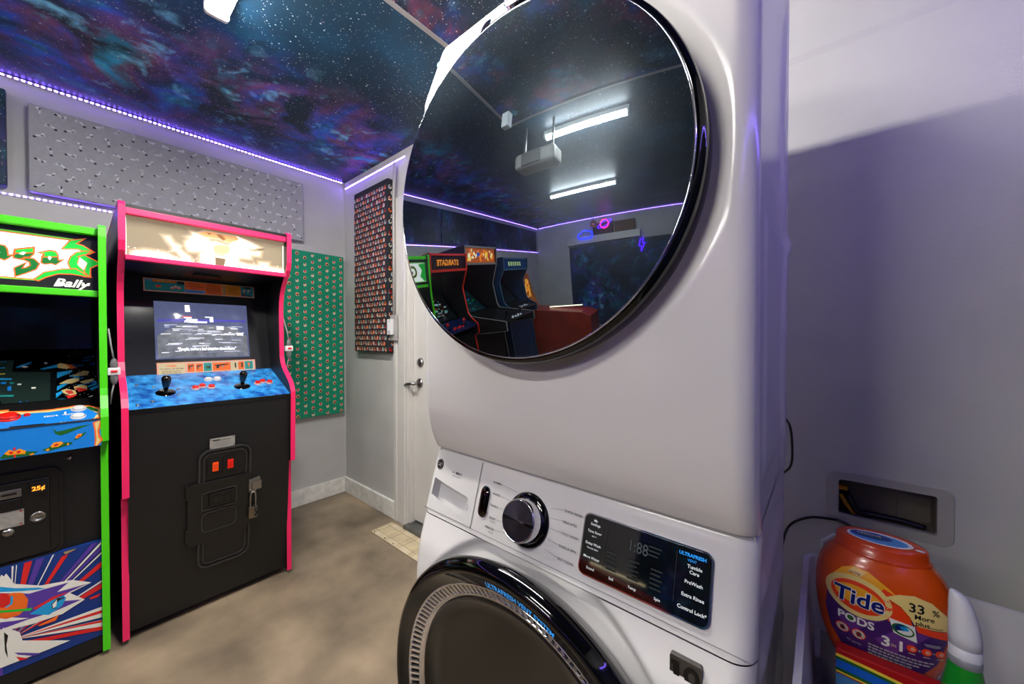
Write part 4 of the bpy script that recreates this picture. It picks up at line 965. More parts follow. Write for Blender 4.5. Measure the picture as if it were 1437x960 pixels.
# coin door
cd = MB().mat(M_cd).prism(rrect(-.445, -.040, .445, .750, .03, 5), 0, -2.130, -2.126).build('coin_door', t)
b = MB().mat(M_cd); o_ = rrect(-.449, -.036, .441, .754, .034, 5); i_ = grow(o_, -.007); n = len(o_)
b.add([(-2.13, y, z) for y, z in o_]+[(-2.118, y, z) for y, z in o_]+[(-2.118, y, z) for y, z in i_]+[(-2.13, y, z) for y, z in i_], [(a*n+i, a*n+(i+1) % n, (a+1)*n+(i+1) % n, (a+1)*n+i) for a in range(3) for i in range(n)], False); b.build('door_rim', cd)
leaf = MB().mat(M_cd).box(-2.126, -2.116, -.43, -.066, .456, .722).build('door_leaf', cd, bevel=.003)
for y, lb in ((-.178, 0), (-.385, 1)):
    MB().mat(M_steel).box(-2.116, -2.110, y, y+.052, .672, .700).build('coin_slot', cd, bevel=.002)
    MB().mat(M_gloss).box(-2.1105, -2.1085, y+.010, y+.042, .683, .689).build('slot_opening', cd)
    MB().mat(M_satin).box(-2.116, -2.108, y, y+.052, .630, .668).build('return_flap', cd, bevel=.003)
for y in (-.110, -.300):
    MB().mat(M_satin).box(-2.116, -2.108, y, y+.040, .668, .714).build('price_frame', cd, bevel=.002)
    cv = Canvas((-2.108, y+.020, .691), (0, 1, 0), (0, 0, 1)); cv.rect(-.016, .016, -.018, .018, C['ink']); cv.text('25¢', 0, 0, .020, glow('price orange', (1, .55, .15), 1.2), off=.03); cv.build('price_text', cd)
    MB().mat(M_steel).lathe((-2.116, y+.018, .588), (0, 1, 0), (0, 0, 1), (1, 0, 0), [(.019, 0), (.018, .006), (.012, .008), (.011, .005), (.0005, .005)], 20).build('door_lock', cd)
pl_ = MB().mat(pm('speckled plate', (.66, .65, .63), .4, metal=.3, var=.25, scale=60)).box(-2.116, -2.113, -.30, -.122, .572, .628).build('badge_plate', cd)
cv = Canvas((-2.113, -.211, .60), (0, 1, 0), (0, 0, 1)); q = []
for k in range(20): r = .026 if k % 2 else .014; q.append((r*1.5*math.cos(math.pi*k/10), r*math.sin(math.pi*k/10)))
cv.poly(q, C['orange']); cv.ell(0, 0, .012, .008, C['yellow'])
for a in (-.083, .083):
    for b_ in (-.022, .022): cv.ell(a, b_, .003, .003, C['blood'], n=8)
cv.build('badge_print', pl_)['kind'] = 'stuff'
MB().mat(M_steel).lathe((-2.116, -.155, .556), (0, 1, 0), (0, 0, 1), (1, 0, 0), [(.014, 0), (.013, .006), (.0005, .007)], 18).build('coin_return_button', cd)
MB().mat(M_steel).lathe((-2.130, -.019, .775), (0, 1, 0), (0, 0, 1), (1, 0, 0), [(.008, 0), (.006, .004), (.0005, .005)], 12).build('bolt', t)

# ---- inline switches on cords between the machines ---------------------------
def inline_switch(x, y, z, label, top, bot):
    t = thing('inline_switch', label, 'switch', (x, y, z), 'inline cord switches')
    MB().mat(M_plast).box(x-.012, x+.012, y-.017, y+.017, z-.013, z+.015).build('switch_body', t, bevel=.003)
    MB().mat(M_rb).box(x+.012, x+.016, y-.009, y+.009, z-.003, z+.006).build('rocker', t, bevel=.002)
    for s in (1, -1): MB().mat(pm('clear sleeve', (.40, .40, .40), .2)).lathe((x, y, z+s*.014), (1, 0, 0), (0, 1, 0), (0, 0, s), [(.010, 0), (.012, .012), (.008, .030), (.004, .036)], 12).build('cord_sleeve', t)
    MB().mat(pm('grey cord', (.55, .55, .55), .4)).tube(top, .0028, 6).build('cord', t); MB().mat(pm('grey cord', (.55, .55, .55), .4)).tube(bot, .0028, 6).build('cord', t)
inline_switch(-2.082, .0930, 1.090, 'white inline switch with red rocker hanging between the green and pink machines', [(-2.082, .093, 1.135), (-2.083, .086, 1.19), (-2.085, .080, 1.255)], [(-2.082, .093, 1.045), (-2.083, .087, 1.01), (-2.085, .083, .965)])
inline_switch(-2.170, .7300, 1.162, 'white inline switch with red rocker on the right side of the pink machine', [(-2.17, .730, 1.205), (-2.18, .724, 1.26), (-2.21, .716, 1.33)], [(-2.17, .730, 1.12), (-2.19, .724, 1.05), (-2.30, .716, .95)])
# ------------------------------------------------------------------ the machines further left, seen mirrored in the dryer door
def plain_machine(y0, y1, label, trim, marq_mat, name, textcol, scr_cols, ztop=1.66, xf=-2.10, panel=-2.02, body=None, marq_h=.14, tilt=.30):
    t = thing('arcade_machine', label, 'arcade machine', (-2.45, (y0+y1)/2, 0)); bm_ = body or M_black
    prof = [(xf, .02), (xf, .80), (panel, .84), (panel, .93), (xf-.02, 1.0), (xf-.06, 1.05), (xf-.10, 1.32), (xf, ztop-marq_h-.02), (xf+.01, ztop-.01), (xf-.01, ztop)]
    side_panels(t, prof, y0, y1, trim, matp=bm_)
    a, b_ = y0+.018, y1-.018; yc_ = (y0+y1)/2; hw = (b_-a)/2
    MB().mat(bm_).box(XB, XB+.012, a, b_, .02, ztop-.01).build('back_panel', t)
    MB().mat(bm_).box(xf-.04, xf-.02, a, b_, .02, .84).build('front_panel', t)
    cpn_ = slab(t, 'control_panel', M_satin if panel > -2 else pm('navy overlay', (.05, .12, .30), .3, var=.4, scale=20), [(panel-.005, .925), (xf-.20, 1.0)], a, b_, .014)
    d = Vector((xf-.20-panel+.005, 0, .075)).normalized(); n_ = Vector((-d.z, 0, d.x)); n_ = n_ if n_.z > 0 else -n_
    for s in (-1, 1):
        joystick(t, Vector((panel-.005, yc_+s*hw*.5, .925))+d*.10, n_, M_gloss if panel > -2 else M_rb, bat=panel > -2)
        for k in range(3): button(t, M_plast if panel > -2 else M_rb, Vector((panel-.005, yc_+s*hw*.5+.06+.035*k-(.2 if s > 0 else 0), .925))+d*(.06+.02*(k % 2)), n_, .012, .012)
    slab(t, 'monitor_bezel', M_gloss, [(xf-.20, 1.0), (xf-.20-tilt, 1.30), (xf-.22-tilt, ztop-marq_h-.02)], a, b_, .012)
    md_ = Vector((-tilt, 0, .30)).normalized(); mn_ = Vector((md_.z, 0, -md_.x)); mn_ = mn_ if mn_.z > 0 else -mn_
    cv = Canvas((xf-.20, yc_, 1.0), (0, 1, 0), md_, mn_); L_ = math.hypot(tilt, .30)
    cv.rect(-hw*.72, hw*.72, .02, L_*.95, scr_cols[0]); rr = random.Random(name)
    for k in range(40): u_, v_ = rr.uniform(-hw*.68, hw*.55), rr.uniform(.03, L_*.85); cv.rect(u_, u_+rr.uniform(.01, .07), v_, v_+rr.uniform(.008, .03), scr_cols[1+k % (len(scr_cols)-1)], up=False)
    cv.build('screen_picture', t)
    slab(t, 'shroud_top', M_gloss, [(xf-.22-tilt, ztop-marq_h-.02), (xf-.01, ztop-marq_h-.02)], a, b_, .012)
    MB().mat(trim).box(xf-.03, xf-.002, a, b_, ztop-marq_h-.03, ztop-marq_h-.008).build('lower_rail', t)
    MB().mat(trim).box(xf-.03, xf-.002, a, b_, ztop-.022, ztop-.002).build('upper_rail', t)
    mq = MB().mat(marq_mat).box(xf-.03, xf-.02, a, b_, ztop-marq_h-.01, ztop-.02).build('marquee', t)
    cv = Canvas((xf-.02, yc_, ztop-marq_h/2-.014), (0, 1, 0), (0, 0, 1)); rr = random.Random(name+'q')
    if name == 'blast':
        for k in range(60): cv.ell(rr.uniform(-hw*.9, hw*.9), rr.uniform(-.05, .05), rr.uniform(.01, .035), rr.uniform(.008, .02), glow('blast%d' % (k % 4), ((.95, .5, .08), (.98, .75, .2), (.6, .2, .05), (.95, .9, .7))[k % 4], .9), rr.uniform(0, 3), 9)
        cv.ell(.05, .01, .03, .025, glow('blast eye', (.1, .3, .7), .6))
    elif name == 'blue':
        for k in range(6): x = -hw*.5+k*hw*.19; cv.poly([(x, -.03), (x+.035, -.022), (x+.04, .03), (x+.004, .024)], textcol); cv.ell(x+.02, .0, .006, .010, marq_mat)
    else:
        cv.text(name, 0, 0, marq_h*.52, textcol, off=.03)
    cv.build('marquee_print', mq); return t
gs = lambda k, c, e: glow('m'+k, c, e)
plain_machine(-1.175, -.580, 'black arcade machine with red-orange edge moulding left of the green machine', pm('red edge moulding', (.90, .16, .07), .4), pm('dark red marquee', (.16, .05, .02), .3, emit=.05), 'STARGATE', gs('amber', (.98, .55, .10), .8), [gs('dark', (.03, .04, .05), .1), gs('mint', (.5, .8, .7), .8), gs('brick', (.6, .25, .1), .6), gs('pale', (.7, .75, .75), .7)])
plain_machine(-1.890, -1.200, 'large grey-trimmed arcade machine with an orange marquee and deep control panel', pm('grey edge moulding', (.52, .50, .48), .4), gs('marqorange', (.75, .32, .05), .6), 'blast', None, [gs('sea', (.02, .12, .14), .4), gs('tealA', (.05, .6, .5), .9), gs('greenA', (.1, .6, .2), .9), gs('blueA', (.08, .35, .7), .8), gs('tealB', (.05, .42, .42), .7)], ztop=1.76, xf=-2.15, panel=-1.62, tilt=.42, marq_h=.18)
plain_machine(-2.720, -1.980, 'blue arcade machine with a pale lettered marquee', pm('steel blue moulding', (.20, .34, .42), .4), pm('blue marquee', (.03, .16, .30), .3, emit=.2, ecolor=(.03, .2, .4)), 'blue', gs('straw', (.72, .80, .45), .8), [gs('night', (.01, .05, .10), .1), gs('nightB', (.03, .10, .16), .3)], ztop=1.63, body=pm('blue cabinet', (.05, .20, .34), .4, var=.3, scale=5), panel=-1.98)
# alley roller
t = thing('alley_roller', 'red and orange ball-rolling game with a low lane near the far wall', 'arcade game', (-2.0, -3.2, 0))
M_sk = pm('roller red', (.55, .14, .06), .4, var=.3, scale=4)
MB().mat(M_sk).prism([(-2.80, .02), (-1.15, .02), (-1.15, .66), (-1.30, .72), (-2.20, .80), (-2.80, .86)], 1, -3.45, -2.90).build('lane_cabinet', t, bevel=.01)
MB().mat(pm('roller amber', (.80, .42, .10), .4, var=.3, scale=6)).prism([(-2.86, .80), (-2.30, .80), (-2.42, 1.10), (-2.50, 1.42), (-2.86, 1.45)], 1, -3.47, -2.88).build('score_housing', t, bevel=.01)
MB().mat(glow('lane lamp', (1, .93, .75), 3.0)).box(-1.95, -1.35, -3.20, -3.16, .79, .80).build('lane_lamp', t)
MB().mat(pm('roller green', (.08, .50, .16), .4)).box(-2.84, -2.45, -3.54, -3.475, .55, 1.15).build('side_cabinet', t, bevel=.01)
for k in range(4): MB().mat(glow('ring', (.95, .65, .2), .6)).lathe((-2.40+.0*k, -3.18, 1.0+.09*k), (0, 1, 0), (0, 0, 1), (1, 0, -.3), [(.12-.025*k, .0), (.12-.025*k, .03), (.105-.025*k, .03), (.105-.025*k, 0)], 24).build('target_ring', t)

# far wall: galaxy cover, shelf, neon signs
G4 = galaxy('galaxy far', (6.0, 1.0, 3.0), None, bright=1.8, red=.1, cyan=.9, star=.3)
tag(MB().mat(G4).box(-2.05, XR-.04, YF, YF+.02, .12, 1.87).build('wall_fabric'), 'blue star-field fabric covering the lower far wall behind the camera', 'fabric')
tag(MB().mat(galaxy('galaxy right', (9.0, 2.0, 1.0), None, bright=1.2, red=.2, star=.4)).box(XR-.02, XR, YF+.05, YW-.03, .12, 1.86).build('wall_fabric'), 'unseen star-field fabric on the lower right-hand wall, extended to darken that corner', 'fabric')  # unseen dark cover, extended to cut bounce light in the lower right corner
tag(MB().mat(M_white).box(-2.05, -.50, YF+.02, YF+.16, 1.90, 2.04).build('shelf'), 'long white boxed shelf high on the far wall', 'shelf')
tag(MB().mat(pm('cardboard', (.42, .30, .20), .7, var=.2)).box(-1.00, -.60, YF+.02, YF+.15, 2.04, 2.26).build('carton'), 'brown carton standing on the white far shelf', 'box')
tag(MB().mat(pm('dark carton', (.24, .15, .11), .7, var=.2)).box(-1.46, -1.04, YF+.02, YF+.13, 2.04, 2.28).build('carton'), 'dark brown carton on the far shelf behind the planet sign', 'box')
def neon(name, label, pts, mat, extra=None):
    t = thing(name, label, 'neon sign', pts[0]); MB().mat(mat).tube(pts, .009, 6, closed=True).build('tube', t)
    if extra: MB().mat(extra[1]).tube(extra[0], .009, 6, closed=True).build('ring', t)
    return t
def cloud(cx, cz, y, s):
    pts = []
    for k in range(60):
        a = 2*math.pi*k/60; r = .115*(1+.16*abs(math.sin(2.5*a+.3))); x = r*1.25*math.cos(a); z = r*.8*math.sin(a)
        pts.append((cx+s*x, y, cz+s*max(z, -.055)))
    return pts
NB = pm('blue neon', (.05, .12, 1), .3, emit=9, ecolor=(.04, .12, 1), var=.01); NP = pm('pink neon', (1, .1, .5), .3, emit=8, ecolor=(1, .08, .45), var=.01); NV = pm('violet neon', (.4, .1, 1), .3, emit=8, ecolor=(.25, .05, 1), var=.01)
neon('neon_cloud', 'blue neon cloud sign on the white far shelf', cloud(-1.62, 2.06, YF+.19, 1.0), NB)
c0 = Vector((-1.20, YF+.19, 2.24))
neon('neon_planet', 'pink neon planet sign with a violet ring', [c0+Vector((.085*math.cos(a), 0, .085*math.sin(a))) for a in [2*math.pi*k/32 for k in range(32)]], NP,
     ([c0+Vector((.15*math.cos(a)*.94-.03*math.sin(a)*.3, -.0, .045*math.sin(a)+.06*math.cos(a))) for a in [2*math.pi*k/32 for k in range(32)]], NV))
neon('neon_bolt', 'violet and pink neon sign at the end of the far shelf', [Vector((-.50+a*.1, YF+.05, 1.72+b_*.12)) for a, b_ in ((0, 1), (.6, 1.2), (.4, .3), (.9, .4), (.1, -1), (.2, -.1), (-.3, -.1))], NV)
t = thing('mirror_ball', 'pink mirrored ball hanging from the ceiling near the far wall', 'ornament', (-1.35, -4.3, 2.2))
MB().mat(pm('pink mirror', (.85, .45, .60), .2, metal=.6)).sphere((-1.35, -4.3, 2.20), .075, 14, 10).build('ball', t); MB().mat(M_gloss).cyl((-1.35, -4.3, 2.27), (-1.35, -4.3, ZC), .003, 6).build('cord', t)
# garage door opener
t = thing('garage_door_opener', 'grey garage door opener hanging from the ceiling behind the camera', 'door opener', (-1.0, -.88, 2.1))
MB().mat(pm('opener grey', (.62, .60, .57), .4)).box(-1.17, -.83, -.97, -.79, 2.10, 2.215).build('housing', t, bevel=.03, bseg=3)
MB().mat(pm('opener dark', (.30, .29, .28), .4)).box(-1.10, -.94, -.795, -.782, 2.112, 2.203).build('lens', t, bevel=.004)
for x in (-1.12, -.88):
    MB().mat(M_steel).box(x-.008, x+.008, -.89, -.875, 2.19, ZC).build('hanger', t)
MB().mat(M_plast).box(-1.18, -1.12, -.64, -.58, 2.34, ZC).build('sensor_box', t, bevel=.006)
# ------------------------------------------------------------------ washer and dryer
AX0, AX1, ACX = -.766, -.064, -.4235
def lerp_prof(prof, s):
    """profile as list of (y,z), parameter 0..1 along its length"""
    ls = [0]
    for a, b_ in zip(prof[:-1], prof[1:]): ls.append(ls[-1]+math.hypot(b_[0]-a[0], b_[1]-a[1]))
    x = s*ls[-1]
    for i in range(len(prof)-1):
        if x <= ls[i+1] or i == len(prof)-2:
            k = (x-ls[i])/(ls[i+1]-ls[i]) if ls[i+1] > ls[i] else 0
            return prof[i][0]+(prof[i+1][0]-prof[i][0])*k, prof[i][1]+(prof[i+1][1]-prof[i][1])*k
def smooth_prof(prof, n=200, w=5):
    P = [lerp_prof(prof, i/n) for i in range(n+1)]; out = []
    for i in range(n+1):
        a = max(0, i-w); c = min(n, i+w); a = max(a, i-(c-i)); c = min(c, i+(i-a)); q = P[a:c+1]
        out.append((sum(p[0] for p in q)/len(q), sum(p[1] for p in q)/len(q)))
    return out
def sstep(x): x = max(0.0, min(1.0, x)); return x*x*(3-2*x)
RC = .030
def corner(x, rc=RC):
    d = min(x-AX0, AX1-x)/rc
    return rc*(1-math.sqrt(max(0, 1-(1-d)**2))) if d < 1 else 0.0
def xs_for(n=90):
    u = [AX0+RC*(1-math.cos(math.pi/2*k/10)) for k in range(11)]
    u += [AX0+RC+(AX1-AX0-2*RC)*k/n for k in range(1, n)]
    u += [AX1-RC*(1-math.cos(math.pi/2*k/10)) for k in range(10, -1, -1)]
    return u
def front(t, name, prof, mat, dish=None, n=200, sub=None, ny=110, hole=None):
    P = smooth_prof(prof, n); m = MB().mat(mat); U = xs_for(ny)
    if sub: P = [p for p in P if sub[0] <= p[1] <= sub[1]]
    def fn(u, v):
        y, z = P[v]; y += corner(u)
        if dish:
            r = math.hypot(u-dish[0], z-dish[1]); k = dish[2]-r
            y += dish[4]*sstep(k/dish[3])-.0004*math.exp(-((r-dish[2]-.004)/.012)**2)
        return (u, y, z)
    m.grid(fn, U, list(range(len(P))), True)
    if hole:
        keep = []
        for i, f in enumerate(m.f):
            c = sum((Vector(m.v[j]) for j in f), Vector())/len(f)
            if not (hole[0] < c.x < hole[1] and hole[2] < c.z < hole[3]): keep.append(i)
        m.f = [m.f[i] for i in keep]; m.m = [m.m[i] for i in keep]; m.sm = [m.sm[i] for i in keep]
    return m.build(name, t, recalc=False)
def side(t, mat, ribs, z0, z1, prof, yb, name='side_panel'):
    def yf(z):
        for (ya, za), (yc, zc) in zip(prof[:-1], prof[1:]):
            if za <= z <= zc and zc > za: return ya+(yc-ya)*(z-za)/(zc-za)
        return prof[-1][0] if z > prof[-1][1] else prof[0][0]
    for x, sg in ((AX0, -1), (AX1, 1)):
        def fn(u, v): y = yf(v)+RC; y = y+(yb-y)*u; return (x+sg*ribs(y, v), y, v)
        m = MB().mat(mat); U = [k/60 for k in range(61)]; V = [z0+(z1-z0)*k/110 for k in range(111)]
        m.grid(fn, U, V, True, flip=sg < 0)
        m.build(name, t, recalc=False)

# ---- dryer -------------------------------------------------------------------
DZ0, DZ1, YBK = .945, 1.978, 1.046
t = thing('dryer', 'white front-loading dryer with a big dark glass door, stacked on the washer', 'dryer', (ACX, .8, DZ0))
dprof = [(.592, DZ0), (.5875, .950), (.572, .985), (.561, 1.04), (.5555, 1.12), (.5535, 1.30), (.5535, 1.786)]
front(t, 'front_panel', dprof, M_app, dish=(ACX, 1.484, .338, .034, .010))
dp2 = [(.5535, 1.788), (.5535, 1.792), (.612, 1.958), (.630, DZ1-.002), (.66, DZ1)]
front(t, 'control_panel', dp2, M_app, n=80, ny=40)
def dribs(u, v):
    h = -.004*sstep((u-.60)/.03)
    # stamped bow-shaped swages near the back edge
    for c_, zc, R in ((1.10, 1.66, .30), (1.10, 1.18, .30)):
        d = math.hypot((u-c_)/.62, v-zc); h += .0075*math.exp(-((d-R)/.020)**2)+.005*math.exp(-((d-R*.62)/.018)**2)
    h += .003*sstep((u-.66)/.02)*sstep((1.42-v)/.02)*sstep((v-1.0)/.02)
    return h*sstep((YBK-.004-u)/.05)
side(t, M_appm, dribs, DZ0, DZ1-.001, dprof+dp2[1:], YBK)
MB().mat(M_appm).box(AX0+.004, AX1-.004, .655, YBK, DZ1-.012, DZ1).build('top_panel', t, bevel=.003)
MB().mat(M_appm).box(AX0+.004, AX1-.004, YBK-.004, YBK, DZ0, DZ1-.01).build('back_panel', t)
MB().mat(pm('shadow gap grey', (.20, .20, .20), .5)).box(AX0+.01, AX1-.01, .60, YBK-.01, DZ0+.002, DZ0+.012).build('base_panel', t)
# glass door, a shallow dome tilted a little on its hinge
aT, bT, RG = .06, -.03, 2.5
GN = Vector((math.sin(aT)*math.cos(bT), -math.cos(aT)*math.cos(bT), math.sin(bT))); GE1 = Vector((math.cos(aT), math.sin(aT), 0)); GE2 = GN.cross(GE1)
GA = Vector((-.4225, .475, 1.4815))
sag = lambda r: -(RG-math.sqrt(RG*RG-r*r))
RGL = .2965
M_ring = pm('door rim gloss black', (.012, .013, .015), .06, spec=.5)
ring = MB().mat(M_ring).lathe(GA, GE1, GE2, GN, [(.3090, -.085), (.3105, -.058), (.3105, -.036), (.3090, -.0280), (.3060, -.0230), (.3010, -.0212), (.2990, -.0215)], 160).build('door', t, recalc=False)
MB().mat(M_chrome).lathe(GA, GE1, GE2, GN, [(.2995, -.0215), (.2990, sag(.2975)-.0005), (.2970, sag(.2965)-.0002), (.2960, sag(.2965)-.002)], 160).build('chrome_bezel', ring, recalc=False)
M_glass = glass_mirror('dryer door glass', (.275, .335, .385), .065)
MB().mat(M_glass).lathe(GA, GE1, GE2, GN, [(max(1e-4, RGL*k/64), sag(RGL*k/64)) for k in range(64, -1, -1)], 192).build('door_glass', ring, recalc=False)
# control panel fittings
dpo = Vector((0, .5535, 1.790)); dpv = Vector((0, .0585, .160)).normalized(); dpn = Vector((0, -dpv.z, dpv.y))
def dpt(x, s, h=0.0): return Vector((x, dpo.y, dpo.z))+dpv*s+dpn*h
def knob(t, P, v, n, r0=.047):
    e1 = Vector((1, 0, 0)); e2 = v
    k = MB().mat(M_ring).lathe(P, e1, e2, n, [(r0+.004, 0), (r0+.004, .003), (r0+.001, .006), (r0-.003, .008), (r0-.006, .0085)], 64).build('knob', t, recalc=False)
    r = r0-.0070
    MB().mat(M_chrome).lathe(P, e1, e2, n, [(r+.001, .007), (r, .012), (r-.001, .032), (r-.0020, .0335), (r-.0028, .0338), (r-.0035, .0330)], 64).build('chrome_skirt', k, recalc=False)
    f = MB().mat(pm('turned metal', (.55, .56, .60), .22, metal=1.0)); nseg = 96; rr = r-.0033; vs = []; fs = []
    def face(rad, a):
        tw = .0022*math.cos(2*a)*(rad/rr)
        return P+e1*(rad*math.cos(a))+e2*(rad*math.sin(a))+n*(.0330+tw*.5)
    for i in range(9):
        for j in range(nseg): vs.append(face(max(1e-4, rr*i/8), 2*math.pi*j/nseg))
    for i in range(8):
        for j in range(nseg): fs.append((i*nseg+j, i*nseg+(j+1) % nseg, (i+1)*nseg+(j+1) % nseg, (i+1)*nseg+j)[::-1])
    f.add(vs, fs, True).build('knob_face', k, recalc=False)
    bar = MB().mat(M_chrome); w = .0042  # chrome wedge shaped as the bright glint across the turned face
    q = [P+e1*(a*rr)+e2*b_+n*.0350 for a, b_ in ((-1, -w), (0, -.0006), (1, -w), (1, w), (0, .0006), (-1, w))]; q2 = [p-n*.004 for p in q]
    bar.add(q+q2, [(0, 1, 2, 3, 4, 5), (11, 10, 9, 8, 7, 6)]+[(i, (i+1) % 6, 6+(i+1) % 6, 6+i) for i in range(6)], False).build('glint_wedge', k)
    return k
knob(t, dpt(-.452, .098), dpv, dpn)
def capsule(t, P, v, n, w=.0115, h=.030):
    e1 = Vector((1, 0, 0)); out = [(w*math.cos(a)+0, (h-w)*(1 if math.sin(a) >= 0 else -1)+w*math.sin(a)) for a in [2*math.pi*k/28 for k in range(28)]]
    o2 = grow(out, .0022); m = MB().mat(M_chrome)
    A = [P+e1*x+v*y for x, y in o2]; B_ = [P+e1*x+v*y+n*.003 for x, y in o2]; C_ = [P+e1*x+v*y+n*.003 for x, y in out]; k = len(out)
    m.add(A+B_+C_, [(a*k+i, a*k+(i+1) % k, (a+1)*k+(i+1) % k, (a+1)*k+i) for a in range(2) for i in range(k)], False); o = m.build('power_button', t)
    cen = [P+n*.0065]; ringp = [P+e1*x+v*y+n*.0025 for x, y in out]; mid = [P+e1*(x*.6)+v*(y*.75)+n*.0058 for x, y in out]
    m = MB().mat(pm('dark mirrored lens', (.25, .22, .20), .04, metal=1)); m.add(ringp+mid+cen, [(i, (i+1) % k, k+(i+1) % k, k+i) for i in range(k)]+[(k+i, k+(i+1) % k, 2*k) for i in range(k)], True).build('button_lens', o)
capsule(t, dpt(-.580, .118), dpv, dpn)
def plate_on(t, name, f, x0, x1, s0, s1, h0, h1, mat, r=.012, bev=0):
    out = rrect(x0, x1, s0, s1, r, 6); n = len(out); P = [f(a, b_, h0) for a, b_ in out]+[f(a, b_, h1) for a, b_ in out]
    return MB().mat(mat).add(P, [tuple(range(n))[::-1], tuple(range(n, 2*n))]+[(i, (i+1) % n, n+(i+1) % n, n+i) for i in range(n)], False).build(name, t, bevel=bev)
plate_on(t, 'display', dpt, -.315, -.115, .05, .15, 0, .003, M_ring)
lab(plate_on(t, 'sticker', dpt, -.752, -.728, .122, .136, .0003, .0012, pm('cyan sticker', (.10, .75, .80), .4), .002), 'small cyan sticker')

# ---- washer ------------------------------------------------------------------
t = thing('washer', 'white front-loading washer with a knob, dark display and black-rimmed door under the dryer', 'washer', (ACX, .8, 0))
M_led = pm('panel white', (.84, .835, .825), .22)
WZ = .941
wprof = [(.530, .02), (.526, .10), (.526, .66), (.534, .72), (.556, .788)]
front(t, 'front_panel', wprof, M_app, dish=(ACX, .480, .342, .020, .011))
wp2 = [(.5565, .790), (.5585, .797), (.6005, WZ-.005), (.606, WZ)]
front(t, 'control_panel', wp2, M_app, n=60, ny=60, hole=(-.748, -.608, .812, .878))
def wribs(u, v):
    h = -.004*sstep((u-.60)/.03)
    for k in range(5):
        zc = .845-.115*k; h += .007*math.exp(-((v-zc)/.022)**2)*sstep((u-.63)/.04)*sstep((1.02-u)/.03)
    return h
side(t, M_appm, wribs, .02, WZ-.001, wprof+wp2[1:], YBK+.02)
MB().mat(M_appm).box(AX0+.006, AX1-.006, .612, YBK+.02, WZ-.012, WZ).build('top_panel', t)
MB().mat(M_appm).box(AX0+.004, AX1-.004, YBK+.016, YBK+.02, .02, WZ-.01).build('back_panel', t)
for x in (AX0+.06, AX1-.06):
    for y in (.62, .98): MB().mat(M_satin).cyl((x, y, 0), (x, y, .03), .022, 14).build('foot', t)
# door with its vented ring
WC = Vector((-.421, .466, .480)); X_, Z_, N_ = Vector((1, 0, 0)), Vector((0, 0, 1)), Vector((0, -1, 0))
wd = MB().mat(M_ring).lathe(WC, X_, Z_, N_, [(.296, -.075), (.322, -.042), (.332, -.026), (.333, -.020), (.331, -.013), (.324, -.004), (.316, .0), (.311, -.001), (.309, -.004), (.290, -.010), (.2865, -.013)], 160).build('door', t, recalc=False)
MB().mat(pm('slat bed black', (.03, .03, .03), .5)).lathe(WC, X_, Z_, N_, [(.287, -.016), (.266, -.030), (.258, -.032)], 120).build('vent_bed', wd, recalc=False)
for r, h in ((.2865, -.0115), (.2635, -.0230)):
    MB().mat(M_chrome).lathe(WC, X_, Z_, N_, [(r+.0025, h-.004), (r+.0015, h), (r-.0015, h-.0003), (r-.0030, h-.005)], 160).build('vent_rim', wd, recalc=False)
MB().mat(M_chrome).lathe(WC, X_, Z_, N_, [(.2610, -.024), (.2590, -.0245), (.256, -.032)], 120).build('inner_rim', wd, recalc=False)
M_wg = pm('washer door glass', (.070, .062, .056), .12, spec=.55)
MB().mat(M_wg).lathe(WC, X_, Z_, N_, [(.2565, -.031), (.250, -.038), (.222, -.048)]+[(.222*k/12+1e-4, -.048-.020*(1-(k/12)**2)) for k in range(11, -1, -1)], 120).build('door_glass', wd, recalc=False)
# one chrome slat, copied round the ring
sm = MB().mat(M_chrome)
def slat_pts(a):
    out = []
    for r, h in ((.2855, -.0122), (.2640, -.0232)):
        for w, dh in ((-.0030, -.004), (-.0022, 0), (.0022, 0), (.0030, -.004)):
            out.append(WC+X_*(r*math.cos(a)-w*math.sin(a))+Z_*(r*math.sin(a)+w*math.cos(a))+N_*(h+dh))
    return out
NS = 132; first = None
base = [p-WC for p in slat_pts(0.0)]
me = bpy.data.meshes.new('slat'); me.from_pydata([tuple(p) for p in base], [], [(0, 1, 5, 4), (1, 2, 6, 5), (2, 3, 7, 6), (0, 4, 7, 3), (0, 3, 2, 1), (4, 5, 6, 7)]); me.materials.append(pm('brushed slat metal', (.86, .85, .84), .30, metal=1.0))
for k in range(NS):
    o = bpy.data.objects.new('slat', me); COL.objects.link(o); o.parent = wd
    o.location = WC-t.location; o.rotation_euler = (0, -2*math.pi*k/NS, 0)
# lettering on the rim, bent round the circle
M_cy = pm('glowing cyan print', (.08, .55, .85), .4, emit=.4, ecolor=(.08, .55, .9))  # print with a slight glow to stay readable, no lamp behind it
def rimfn(a, b_, h):
    r = .2990+b_; ang = a
    return WC+X_*(r*math.sin(ang))+Z_*(r*math.cos(ang))+N_*(-.0095+(r-.290)*.30+.0010+h)
cv = Canvas((0, 0, 0), (1, 0, 0), (0, 0, 1), fn=rimfn)
V, F = text2d('ULTRAFRESH VENT SYSTEM', .012, 0)
w_ = max(p[0] for p in V); cv.mb.mat(M_cy); a0_, a1_ = -.135, .365
cv.mb.add([rimfn(a0_+(x/w_)*(a1_-a0_), (y-.35)*.0150, .0) for x, y in V], F, False)
cv.build('lettering', wd)
